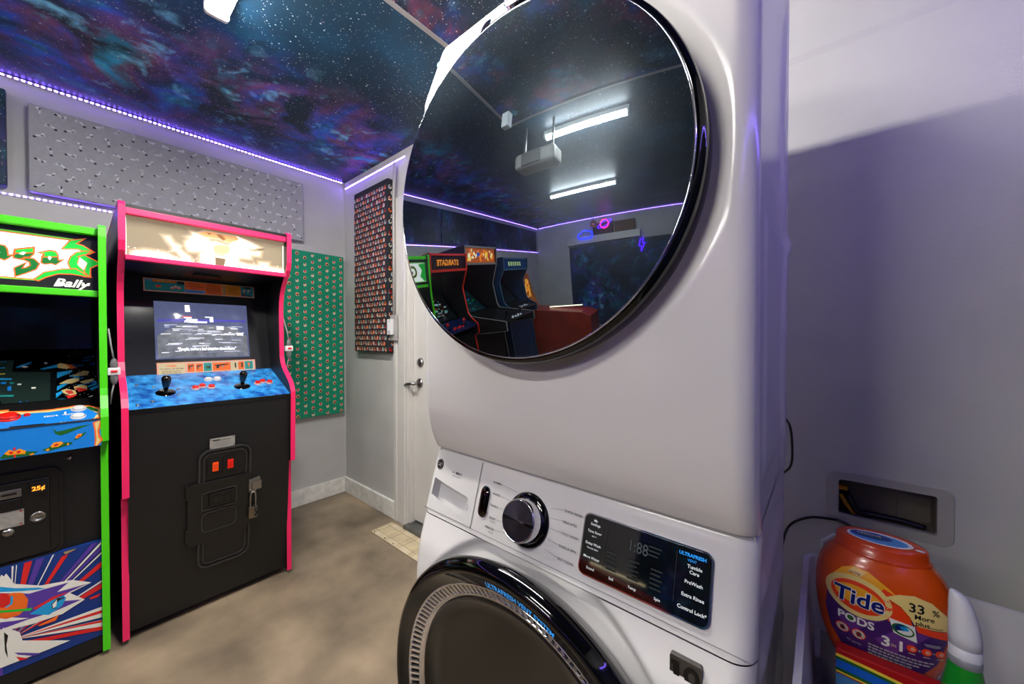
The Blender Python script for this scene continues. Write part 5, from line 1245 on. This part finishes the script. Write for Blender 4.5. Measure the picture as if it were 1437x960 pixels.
# control panel fittings: frame along the slope, s measured downwards from the top edge
wv = Vector((0, .042, .139)).normalized(); wn = Vector((0, -wv.z, wv.y)); wo = Vector((0, .5585, .797))
def wp(x, s, h=0.0): return Vector((x, wo.y, wo.z))+wv*s+wn*h
def wz(z): return (z-.797)/wv.z
k = knob(t, wp(-.447, wz(.858)), wv, wn)
capsule(t, wp(-.566, wz(.860)), wv, wn)
fr = plate_on(t, 'display', wp, -.324, -.117, wz(.812), wz(.908), 0, .004, M_chrome, .012)
M_dsp = pm('display glass', (.020, .026, .024), .05, spec=.8, coat=.6)
plate_on(fr, 'display_glass', wp, -.3215, -.1195, wz(.8145), wz(.9055), .0035, .0052, M_dsp, .010)
cv = Canvas(wp(-.3205, wz(.860), .0052), (1, 0, 0), wv, wn); TW = pm('display text', (.80, .82, .82), .5, emit=.25); TD = pm('display dim text', (.13, .18, .17), .4); TS = pm('display segments', (.30, .34, .36), .4)
for s_, b_ in (('My', .040), ('Settings', .0335), ('Time Saver', .0215), ('eco +', .0145), ('Delay Wash', .0020), ('Remote Start', -.0050), ('More Water', -.0195), ('Sound', -.0360)):
    cv.text(s_, .020, b_, .0058 if s_ not in ('eco +', 'Remote Start') else .0038, TW, off=.012)
for s_, b_ in (('Tumble', .0235), ('Care', .0165), ('PreWash', .0025), ('Extra Rinse', -.0150), ('Control Lock*', -.0325)): cv.text(s_, .180, b_, .0066, TW, off=.02)
cv.text('ULTRAFRESH', .176, .0385, .0064, M_cy, off=.03); cv.text('VENT', .176, .0315, .0050, M_cy)
for s_, a in (('Soil', .058), ('Temp', .093), ('Spin', .132)): cv.text(s_, a, -.0375, .0056, TW, off=.012)
cv.text('1:88', .098, .023, .024, TS, wide=.8)
for a in (.055, .092, .128):
    for q in range(5): cv.rect(a-.009, a+.009-.003*(q % 2), -.0265+q*.0065, -.0265+q*.0065+.0022, TD)
cv.rect(.113, .133, .030, .032, TD); cv.rect(.113, .130, .024, .026, TD); cv.rect(.113, .128, .018, .020, TD)
for a in (.0415, .1545): cv.rect(a, a+.0005, -.030, .038, pm('display rule', (.16, .19, .19), .4))
cv.build('display_text', fr)
# programme names round the knob
M_pt = pm('grey print', (.30, .30, .31), .5); M_ln = pm('grey line print', (.45, .45, .46), .5)
cv = Canvas(wp(-.447, wz(.858), .0), (1, 0, 0), wv, wn, lift=.0008)
for s_, b_ in (('NORMAL', .047), ('WHITES', .024), ('TOWELS', .000), ('BULKY', -.024), ('SANITIZE', -.044)):
    cv.text(s_, -.079, b_, .0062, M_pt, off=.01, align='R'); cv.line((-.077, b_), (-.052+abs(b_)*.35, b_*.9), .0006, M_ln)
cv.text('Allergen', -.079, -.051, .0044, M_ln, align='R'); cv.text('Bedding', -.079, -.030, .0044, M_ln, align='R')
for s_, b_ in (('QUICK WASH', .040), ('DELICATES', .021), ('COLD WASH', .001), ('RINSE & SPIN', -.021), ('SELF CLEAN', -.042)):
    cv.text(s_, .079, b_, .0062, M_pt, align='L', off=.005); cv.line((.077, b_), (.054-abs(b_)*.1, b_*.88), .0006, M_ln)
cv.line((.125, .0), (.1255, .0), .0004, M_ln)
cv.build('programme_print', t)['kind'] = 'stuff'
# detergent drawer
pocket = [(-.742, wz(.832)), (-.742, wz(.870)), (-.70, wz(.8635)), (-.622, wz(.8550)), (-.616, wz(.851)), (-.625, wz(.818)), (-.64, wz(.817)), (-.70, wz(.823))]
def holed(outer, hole, f, h, mat, name, parent):
    bm = bmesh.new(); es = []
    for lp in (outer, hole):
        vv_ = [bm.verts.new((a, b_, 0)) for a, b_ in lp]; es += [bm.edges.new((vv_[i], vv_[(i+1) % len(vv_)])) for i in range(len(vv_))]
    bmesh.ops.triangle_fill(bm, edges=es, use_beauty=True, use_dissolve=False); bm.verts.index_update()
    m = MB().mat(mat).add([f(v.co.x, v.co.y, h) for v in bm.verts], [tuple(v.index for v in q.verts) for q in bm.faces], False); bm.free(); return m.build(name, parent)
dr = holed(rrect(-.750, -.594, wz(.800), wz(.934), .004, 4), pocket, wp, .0012, M_led, 'detergent_drawer', t)
dsm = MB().mat(M_ln); 
for x in (-.5935,): dsm.add([wp(x+a, s_, .0014) for a, s_ in ((0, wz(.798)), (.0012, wz(.798)), (.0012, wz(.934)), (0, wz(.934)))], [(0, 1, 2, 3)])
dsm.add([wp(a, s_, .0014) for a, s_ in ((-.762, wz(.7985)), (-.0668, wz(.7985)), (-.0668, wz(.7995)), (-.762, wz(.7995)))], [(0, 1, 2, 3)])
dsm.build('drawer_seam', dr, recalc=False)
n = len(pocket); M_pk = pm('pocket grey', (.80, .795, .79), .35)
p2 = [(-.680+(a+.680)*.97, wz(.845)+(b_-wz(.845))*.92) for a, b_ in pocket]
MB().mat(M_pk).add([wp(a, b_, .0012) for a, b_ in pocket]+[wp(a, b_-.012, -.020) for a, b_ in p2], [tuple(range(n, 2*n))]+[(i, (i+1) % n, n+(i+1) % n, n+i) for i in range(n)], False).build('handle_pocket', dr, recalc=False)
bd_ = MB().mat(pm('badge bronze', (.20, .19, .17), .25, metal=.7)).lathe(wp(-.733, wz(.902)), X_, wv, wn, [(.0125, 0), (.0125, .0015), (.0118, .0022), (.0005, .0022)], 32).build('round_badge', dr)
cv = Canvas(wp(-.733, wz(.902), .0022), X_, wv, wn); q = [(.0100*math.cos(a), .0100*math.sin(a)) for a in [2*math.pi*k/24 for k in range(24)]]
for i in range(24): cv.line(q[i], q[(i+1) % 24], .0006, C['lgrey'])
cv.text('GE', 0, 0, .0125, C['lgrey'], shear=.25, off=.0); cv.build('badge_letters', dr)
cv = Canvas(wp(-.668, wz(.893), .0013), X_, wv, wn); cv.rect(-.004, .009, -.001, .004, M_pt); cv.ell(.014, .0015, .0028, .0028, M_ln, n=10); cv.text('BUILT-IN WIFI', 0, -.006, .0045, M_ln); cv.rect(-.015, -.010, .0, .003, M_ln)
cv.ell(.052, -.060, .004, .006, M_ln); cv.ell(.052, -.060, .0033, .0053, M_led); cv.build('drawer_print', dr)
# number badge on the front
def wf(x, s, h=0.0): return Vector((x, .5335-h, .720+s))
bdg = plate_on(t, 'number_badge', lambda a, b_, h: Vector((a, .5455-h, b_)), -.164, -.122, .700, .771, -.008, .003, pm('badge grey metal', (.36, .35, .34), .3, metal=.8), .003)
cv = Canvas((-.143, .5425, .7515), (1, 0, 0), (0, 0, 1)); cv.rect(-.016, -.008, -.012, .013, C['ink']); cv.rect(-.019, -.008, .006, .013, C['ink']); cv.ell(.008, 0, .0105, .0135, C['ink']); cv.ell(.008, 0, .0045, .0070, pm('badge grey metal', '', 0)); cv.rect(-.014, .014, -.034, -.026, C['ink']); cv.build('badge_print', bdg)['kind'] = 'stuff'

# ------------------------------------------------------------------ right-hand corner: outlet box, hoses, tub, bottle, cart
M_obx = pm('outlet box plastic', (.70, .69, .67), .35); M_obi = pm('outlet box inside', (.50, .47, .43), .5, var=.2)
t = thing('outlet_box', 'pale recessed washing machine outlet box in the wall with rounded cover plate', 'outlet box', (.128, YW, .70))
out = rrect(.008, .249, .702, .846, .022, 6); inn = rrect(OX0+.006, OX1-.006, OZ0+.004, OZ1-.004, .006, 6); n = len(out)
y0 = YW-.004
MB().mat(M_obx).add([(x, YW, z) for x, z in out]+[(x, y0, z) for x, z in grow(out, -.002)]+[(x, y0, z) for x, z in inn]+[(x, YW+.01, z) for x, z in inn], [(a*n+i, a*n+(i+1) % n, (a+1)*n+(i+1) % n, (a+1)*n+i) for a in range(3) for i in range(n)], False).build('cover_plate', t)
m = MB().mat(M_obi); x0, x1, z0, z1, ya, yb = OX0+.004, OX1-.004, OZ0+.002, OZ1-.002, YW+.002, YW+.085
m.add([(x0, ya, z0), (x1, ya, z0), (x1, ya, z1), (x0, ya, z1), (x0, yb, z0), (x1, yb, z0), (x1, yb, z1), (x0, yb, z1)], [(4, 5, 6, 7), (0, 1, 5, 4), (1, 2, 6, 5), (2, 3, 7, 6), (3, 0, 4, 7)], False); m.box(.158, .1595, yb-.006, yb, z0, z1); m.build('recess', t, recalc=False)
M_yel = pm('yellow valve', (.85, .58, .06), .4)
v = MB().mat(M_yel).tube([(.042, YW+.03, .772), (.052, YW+.022, .752), (.066, YW+.02, .737), (.070, YW+.02, .728)], .007, 8); v.box(.036, .056, YW+.03, YW+.05, .785, .797); v.build('valve_lever', t)
MB().mat(M_brass).cyl((.050, YW+.04, .728), (.050, YW+.04, .782), .011, 12).build('valve', t)
tag(MB().mat(M_satin).tube(spline([(.046, YW+.045, .778), (.056, YW+.020, .775), (.066, YW+.014, .757), (.076, YW+.014, .738), (.11, YW+.025, .734), (.16, YW+.03, .733), (.205, YW+.03, .728)]), .0075, 10).build('hose'), 'black hose lying along the bottom of the wall outlet box', 'hose')
tag(MB().mat(M_gloss).tube(spline([(-.085, 1.20, .640), (-.075, YW-.02, .658), (-.03, YW-.012, .697), (.02, YW-.010, .7075), (.045, YW-.008, .706), (.07, YW-.007, .690), (.10, YW-.007, .64), (.11, YW-.007, .55)]), .0036, 8).build('power_cord'), 'black cord running from behind the washer along the wall below the outlet box', 'cord')
tag(MB().mat(M_gloss).tube(spline([(-.10, 1.047, 1.05), (-.085, 1.08, 1.04), (-.066, 1.18, 1.00), (-.060, 1.20, .94), (-.064, 1.22, .88), (-.09, 1.25, .84)]), .003, 8).build('power_cord'), 'thin dark cord looping out behind the dryer', 'cord')

# utility cart with a high basket
M_bin = pm('translucent white plastic', (.80, .80, .80), .35, trans=.0)
t = thing('basket_cart', 'tall white plastic basket cart standing between the washer and the wall', 'cart', (.14, .86, 0))
BX0, BX1, BY0, BY1, BZ0_, BZ1_ = -.024, .315, .60, 1.075, .555, .732
o = rrect(BX0, BX1, BY0, BY1, .035, 6); i_ = grow(o, -.004); n = len(o); ob = [(.14+(x-.14)*.93, .84+(y-.84)*.95) for x, y in o]; ib = grow(ob, -.004); lip = grow(o, .006)
P = [(x, y, BZ0_) for x, y in ob]+[(x, y, BZ1_-.012) for x, y in o]+[(x, y, BZ1_-.012) for x, y in lip]+[(x, y, BZ1_) for x, y in lip]+[(x, y, BZ1_) for x, y in i_]+[(x, y, BZ0_+.006) for x, y in ib]
MB().mat(M_bin).add(P, [(a*n+i, a*n+(i+1) % n, (a+1)*n+(i+1) % n, (a+1)*n+i) for a in range(5) for i in range(n)]+[tuple(range(n))[::-1], tuple(range(5*n, 6*n))], False).build('basket', t)
MB().mat(M_bin).tube([(BX0+.03, BY1-.004, BZ1_-.02), (BX0+.03, BY1-.002, BZ1_+.035), (BX0+.045, BY1-.002, BZ1_+.05), (BX0+.10, BY1-.002, BZ1_+.05), (BX0+.115, BY1-.002, BZ1_+.035), (BX0+.115, BY1-.004, BZ1_-.02)], .007, 8).build('handle', t)
o2 = [(x, y) for x, y in ob]; P = [(x, y, z) for z in (.10, .26) for x, y in o2]
MB().mat(M_bin).add(P, [tuple(range(n))[::-1]]+[(i, (i+1) % n, n+(i+1) % n, n+i) for i in range(n)], False).build('lower_basket', t)
for x in (BX0+.03, BX1-.03):
    for y in (BY0+.05, BY1-.05): MB().mat(M_bin).cyl((x, y, .04), (x, y, BZ0_), .010, 10).build('leg', t); MB().mat(M_satin).cyl((x-.008, y, .021), (x+.008, y, .021), .021, 14).build('wheel', t)

# orange tub of detergent pods
M_tub = pm('orange tub', (.86, .31, .02), .22, spec=.5, coat=.2); M_lid = pm('orange lid', (.80, .25, .02), .25, coat=.2)
TX, TY, TZ = .081, .935, .620
MB().mat(pm('carton board', (.60, .46, .32), .7)).build if False else None
t = thing('pod_tub', 'rounded orange tub of laundry pods with a purple label and white lettering', 'tub', (TX, TY, TZ))
TP = [(.619, .040), (.621, .050), (.630, .060), (.650, .0705), (.680, .0800), (.710, .0862), (.740, .0890), (.765, .0895), (.785, .0875), (.803, .0825), (.818, .0750), (.828, .0670), (.834, .0610), (.862, .0610)]
DEP = .66
def tubR(z):
    for (za, ra), (zb, rb) in zip(TP[:-1], TP[1:]):
        if za <= z <= zb: k = (z-za)/(zb-za); k2 = k; return ra+(rb-ra)*k2
    return TP[0][1] if z < TP[0][0] else TP[-1][1]
def tubP(a, z, h=0.0):
    """super-elliptic section"""
    R_ = tubR(z)+h; c, s_ = math.cos(a), math.sin(a); p = 2/2.4
    return Vector((TX+R_*math.copysign(abs(c)**p, c), TY+(R_*DEP+h*.2)*math.copysign(abs(s_)**p, s_), z))
m = MB().mat(M_tub); A = [2*math.pi*k/72 for k in range(72)]; Zs = [.619, .621, .625, .630]+[.630+.204*k/44 for k in range(1, 45)]
P = [tubP(a, z) for z in Zs for a in A]; nA = len(A)
m.add(P, [(j*nA+i, j*nA+(i+1) % nA, (j+1)*nA+(i+1) % nA, (j+1)*nA+i) for j in range(len(Zs)-1) for i in range(nA)], True); m.add(P[:nA], [tuple(range(nA))[::-1]], False); m.build('tub_body', t)
m = MB().mat(M_lid); LP = [(.0640, .832), (.0640, .8355), (.0615, .8375), (.0605, .8380), (.0595, .852), (.0570, .8555), (.049, .857), (.0005, .8575)]
P = [Vector((TX+r*math.cos(a), TY+r*.68*math.sin(a), z)) for r, z in LP for a in A]
m.add(P, [(j*nA+i, j*nA+(i+1) % nA, (j+1)*nA+(i+1) % nA, (j+1)*nA+i) for j in range(len(LP)-1) for i in range(nA)], True); ld = m.build('lid', t)
cv = Canvas((TX, TY, .8576), (1, 0, 0), (0, 1, 0), (0, 0, 1))
cv.ell(-.002, -.006, .043, .026, C['white']); cv.ell(-.003, -.006, .038, .0215, C['sky']); cv.ell(-.012, .0, .028, .014, C['navy']); cv.text('REMOVE', -.014, .004, .0085, C['sand'], off=.02); cv.text('BEFORE', -.012, -.004, .0085, C['leaf'], off=.02); cv.ell(.047, -.016, .006, .0035, C['white']); cv.build('lid_label', ld)
# label wrapped on the front: a = x offset along the face, b = height
def labfn(a, b_, h):
    z = .746+b_; R_ = tubR(z)+.0006+h; x = max(-R_*.985, min(R_*.985, a)); k = abs(x/R_)
    return Vector((TX+x, TY-(R_*DEP)*(1-k**2.4)**(1/2.4)-.0004-h, z))
cv = Canvas((0, 0, 0), (1, 0, 0), (0, 0, 1), fn=labfn, cut=.007, step=.0)
L_ = pm('label purple', (.26, .12, .40), .3); L2 = pm('label violet', (.40, .20, .52), .3); L3 = pm('label gold', (.98, .68, .12), .3); L4 = pm('label cream', (.93, .82, .50), .3); LN = pm('label navy', (.05, .10, .42), .3); LO = pm('label orange red', (.95, .25, .06), .3)
cv.h = 0.00040; cv.poly([(-.072, .012), (-.074, -.02), (-.066, -.055), (-.048, -.085), (-.02, -.098), (.012, -.098), (.042, -.085), (.064, -.055), (.074, -.015), (.076, .006), (.02, .012)], L_)
cv.h = 0.00065; cv.poly([(-.060, -.02), (-.01, .01), (.012, .01), (-.045, -.05)], L2); cv.poly([(-.01, -.04), (.03, .005), (.06, .0), (.01, -.06)], L2)
cv.h = 0.00090; cv.poly([(-.064, .046), (-.052, .062), (-.036, .070), (-.018, .068), (.006, .052), (.02, .04), (-.01, .02), (-.05, .02)], L3)
cv.h = 0.00115; cv.poly([(-.045, .060), (-.030, .055), (-.02, .066), (-.036, .069)], pm('label peach', (.98, .80, .45), .3)); cv.poly([(-.01, .03), (.0, .05), (.012, .045), (.008, .028)], LO)
cv.h = 0.00140; cv.poly([(-.004, .035), (.018, .048), (.036, .052), (.056, .046), (.074, .028), (.079, .004), (.060, .002), (.036, .006), (.030, .018), (.02, .030), (.008, .036)], L4)
cv.h = 0.00165; cv.poly([(.0, .034), (.018, .030), (.030, .016), (.034, .004), (.006, .0), (-.01, .02)], LO); cv.poly([(.036, .006), (.079, .004), (.078, -.010), (.040, -.004)], LO)
cv.h = .00165; cv.ell(-.032, .022, .0425, .0335, L4, -.10, 40); cv.h = .0019; cv.ell(-.032, .022, .0350, .0255, LO, -.10, 36); cv.h = .00215; cv.ell(-.032, .024, .030, .0165, L3, -.1, 28)
for dx, dy, mm in ((0, 0, C['white']), (0, 0, LN)):
    cv.h = .0024 if mm is C['white'] else .0027
    cv.text('Tide', -.031, .021, .036, mm, off=.055 if mm is C['white'] else .022, rot=0.02, shear=.10, wide=.98)
cv.h = .0011
cv.text('PODS', -.034, -.020, .0185, C['white'], off=.028, wide=1.0); cv.h = .0014; cv.ell(-.041, -.020, .0034, .0046, C['leaf'], n=12)
cv.h = .0018
cv.text('33', .038, .034, .0195, C['ink'], off=.02); cv.text('%', .060, .032, .013, C['ink'], off=.01); cv.text('More', .047, .021, .0105, C['ink'], off=.015); cv.text('plus', .045, .011, .0105, C['ink'], off=.015)
cv.h = .0018
for a, b_, w in ((.050, .007, .018), (.052, .004, .02)): cv.rect(a, a+w, b_, b_+.0012, C['dtan'])
cv.h = 0.00190; cv.poly([(.006, .007), (.036, .004), (.039, -.022), (.012, -.016)], C['white']); cv.h = .00215; cv.ell(.0225, -.007, .0135, .0095, C['leaf'], -.2); cv.h = .0024; cv.ell(.0235, -.0065, .0105, .0070, C['white'], -.2); cv.h = .00265; cv.poly([(.012, -.004), (.018, .002), (.026, .0), (.022, -.007), (.015, -.010)], LN); cv.poly([(.018, -.001), (.026, .001), (.03, -.005), (.022, -.008)], C['cyan'])
cv.h = .0011
cv.text('3', .003, -.037, .024, C['white'], off=.03); cv.text('in', .0125, -.039, .009, C['sand'], off=.01); cv.text('1', .021, -.037, .024, C['white'], off=.03)
for k, a in enumerate((.0335, .0505, .0665)): cv.h = .0011; cv.ell(a, -.035, .0062, .0062, LO); cv.h = .0014; cv.ell(a+.001, -.035, .0030, .0034, C['salmon']); cv.rect(a-.004, a+.004, -.0445, -.0432, C['sand'])
for a in (.042, .0586): cv.text('+', a, -.035, .010, C['lgrey'])
for a in (-.051, -.030): cv.h = .0011; cv.ell(a, -.044, .0092, .0092, C['red']); cv.h = .0014; cv.ell(a, -.044, .0078, .0078, C['pale']); cv.h = .0017; cv.ell(a, -.044, .0034, .0046, C['ink']); cv.h = .0020; cv.line((a-.006, -.038), (a+.006, -.050), .0012, C['red'])
cv.h = .0011
rr = random.Random(8)
for q in range(5):
    x = -.018
    while x < .058-.008*q: l = rr.uniform(.003, .008); cv.rect(x, x+l, -.055-q*.0055, -.0525-q*.0055, C['lgrey']); x += l+.0012
cv.h = .0011
cv.text('42 pods', -.036, -.062, .0060, C['lgrey']); cv.text('2.1 kg (4.6 lb)', -.002, -.088, .0065, C['white'], off=.01)
cv.h = .0016
cv.text('spring', -.036, .061, .006, C['violet']); cv.rect(.047, .066, -.0215, -.0202, C['lgrey']); cv.rect(.049, .066, -.024, -.0228, C['lgrey'])
cv.build('label_print', t)
tag(MB().mat(pm('storage tub grey', (.55, .55, .56), .5)).box(-.0, .165, .90, .985, BZ0_+.006, .6185).build('storage_box'), 'low grey box in the basket cart carrying the orange tub', 'box')

# carton of dryer sheets in front of the tub
t = thing('carton', 'red, yellow and blue printed carton in front of the orange tub', 'box', (.10, .861, BZ0_+.006))
MB().mat(pm('carton red', (.70, .07, .06), .35)).box(.021, .180, .850, .873, BZ0_+.006, .680).build('box_body', t, bevel=.002)
cv = Canvas((.021, .850, .680), (1, 0, 0), (0, 0, 1), (0, -1, 0)); K = pm('carton blue', (.05, .38, .82), .3)
arc = lambda d: [(k*.0157, -.010-.0006*k-d-(k*.1)**2*.010) for k in range(11)]
def bandp(d0, d1, mm): a, b_ = arc(d0), arc(d1); cv.poly([(x, max(y, -.118)) for x, y in a]+[(x, max(y, -.118)) for x, y in b_[::-1]], mm)
bandp(-.002, .003, C['yellow']); bandp(.003, .008, C['leaf']); bandp(.008, .022, K); bandp(.022, .027, C['leaf']); bandp(.027, .030, C['yellow']); bandp(.032, .070, C['sky'])
cv.text('fresh', .10, -.055, .022, C['white'], off=.03) if False else None
cv.rect(.030, .060, -.10, -.045, C['white']); cv.build('printed_face', t)
cv = Canvas((.021, .873, .680), (0, -1, 0), (0, 0, 1), (-1, 0, 0)); cv.rect(0, .023, -.03, -.018, C['yellow']); cv.build('printed_side', t)

# green spray bottle with a white cap
M_gb = pm('green bottle', (.03, .56, .10), .2, coat=.3); M_cap = pm('white cap', (.86, .86, .87), .35)
SX, SY = .1490, .770
t = thing('detergent_bottle', 'green bottle with a slanted white cap in front of the orange tub', 'bottle', (SX, SY, BZ0_+.006))
E1, E2, EZ = Vector((1, 0, 0)), Vector((0, 1, 0)), Vector((0, 0, 1))
BPf = [(.0005, BZ0_+.006), (.024, BZ0_+.006), (.026, BZ0_+.012), (.026, .66), (.0245, .70), (.0205, .745), (.0165, .772), (.0148, .782)]
m = MB().mat(M_gb).lathe((SX, SY, 0), E1, E2, EZ, BPf, 36); m.build('bottle_body', t)
MB().mat(pm('grey collar', (.55, .56, .57), .35)).lathe((SX, SY, 0), E1, E2, EZ, [(.0145, .780), (.0158, .782), (.0158, .789), (.0140, .791)], 32).build('collar', t)
# cap: sheared oval sections rising to a slanted top
m = MB().mat(M_cap); secs = [(.789, .0150, 0), (0.8030, .0150, 0), (0.8035, .0142, 0), (0.8050, .0142, 0), (0.8055, .0152, 0), (0.8220, .0152, -.0003), (0.8320, .0148, -.0008), (0.8440, .0136, -.0018), (0.8560, .0122, -.0032), (0.8650, .0106, -.0045), (0.8710, .0088, -.0058), (0.8745, .006, -.007), (0.8755, .0003, -.0075)]; ns = 32; P = []
for z, r, dx in secs:
    for k in range(ns): a = 2*math.pi*k/ns; P.append((SX+dx+r*math.cos(a), SY+r*.92*math.sin(a), z-.35*(r*math.cos(a))*max(0.0, min(1.0, (z-.812)/.02))))
m.add(P, [(j*ns+i, j*ns+(i+1) % ns, (j+1)*ns+(i+1) % ns, (j+1)*ns+i) for j in range(len(secs)-1) for i in range(ns)], True); cp_ = m.build('cap', t)
def bfn(a, b_, h):
    z = .70+b_; r = .0265
    for (ra, za), (rb, zb) in zip(BPf[:-1], BPf[1:]):
        if za <= z <= zb and zb > za: r = ra+(rb-ra)*(z-za)/(zb-za)
    r += .0005+h; return Vector((SX+r*math.sin(a), SY-r*math.cos(a), z))
cv = Canvas((0, 0, 0), E1, EZ, fn=bfn, cut=.25)
cv.poly([(-1.2, .048), (-.1, .048), (-.02, .03), (.0, -.10), (-1.2, -.10)], pm('bottle red label', (.74, .04, .05), .3)); cv.poly([(.05, .022), (.22, .022), (.25, .010), (.20, .0), (.06, .0)], C['white']); cv.poly([(-1.2, -.01), (-.9, .012), (-.4, -.012), (-.1, -.005), (.0, -.10), (-1.2, -.10)], C['ink']); cv.poly([(-.95, .044), (-.75, .040), (-.70, .01), (-.9, .012)], C['pale'])
cv.build('bottle_label', t)
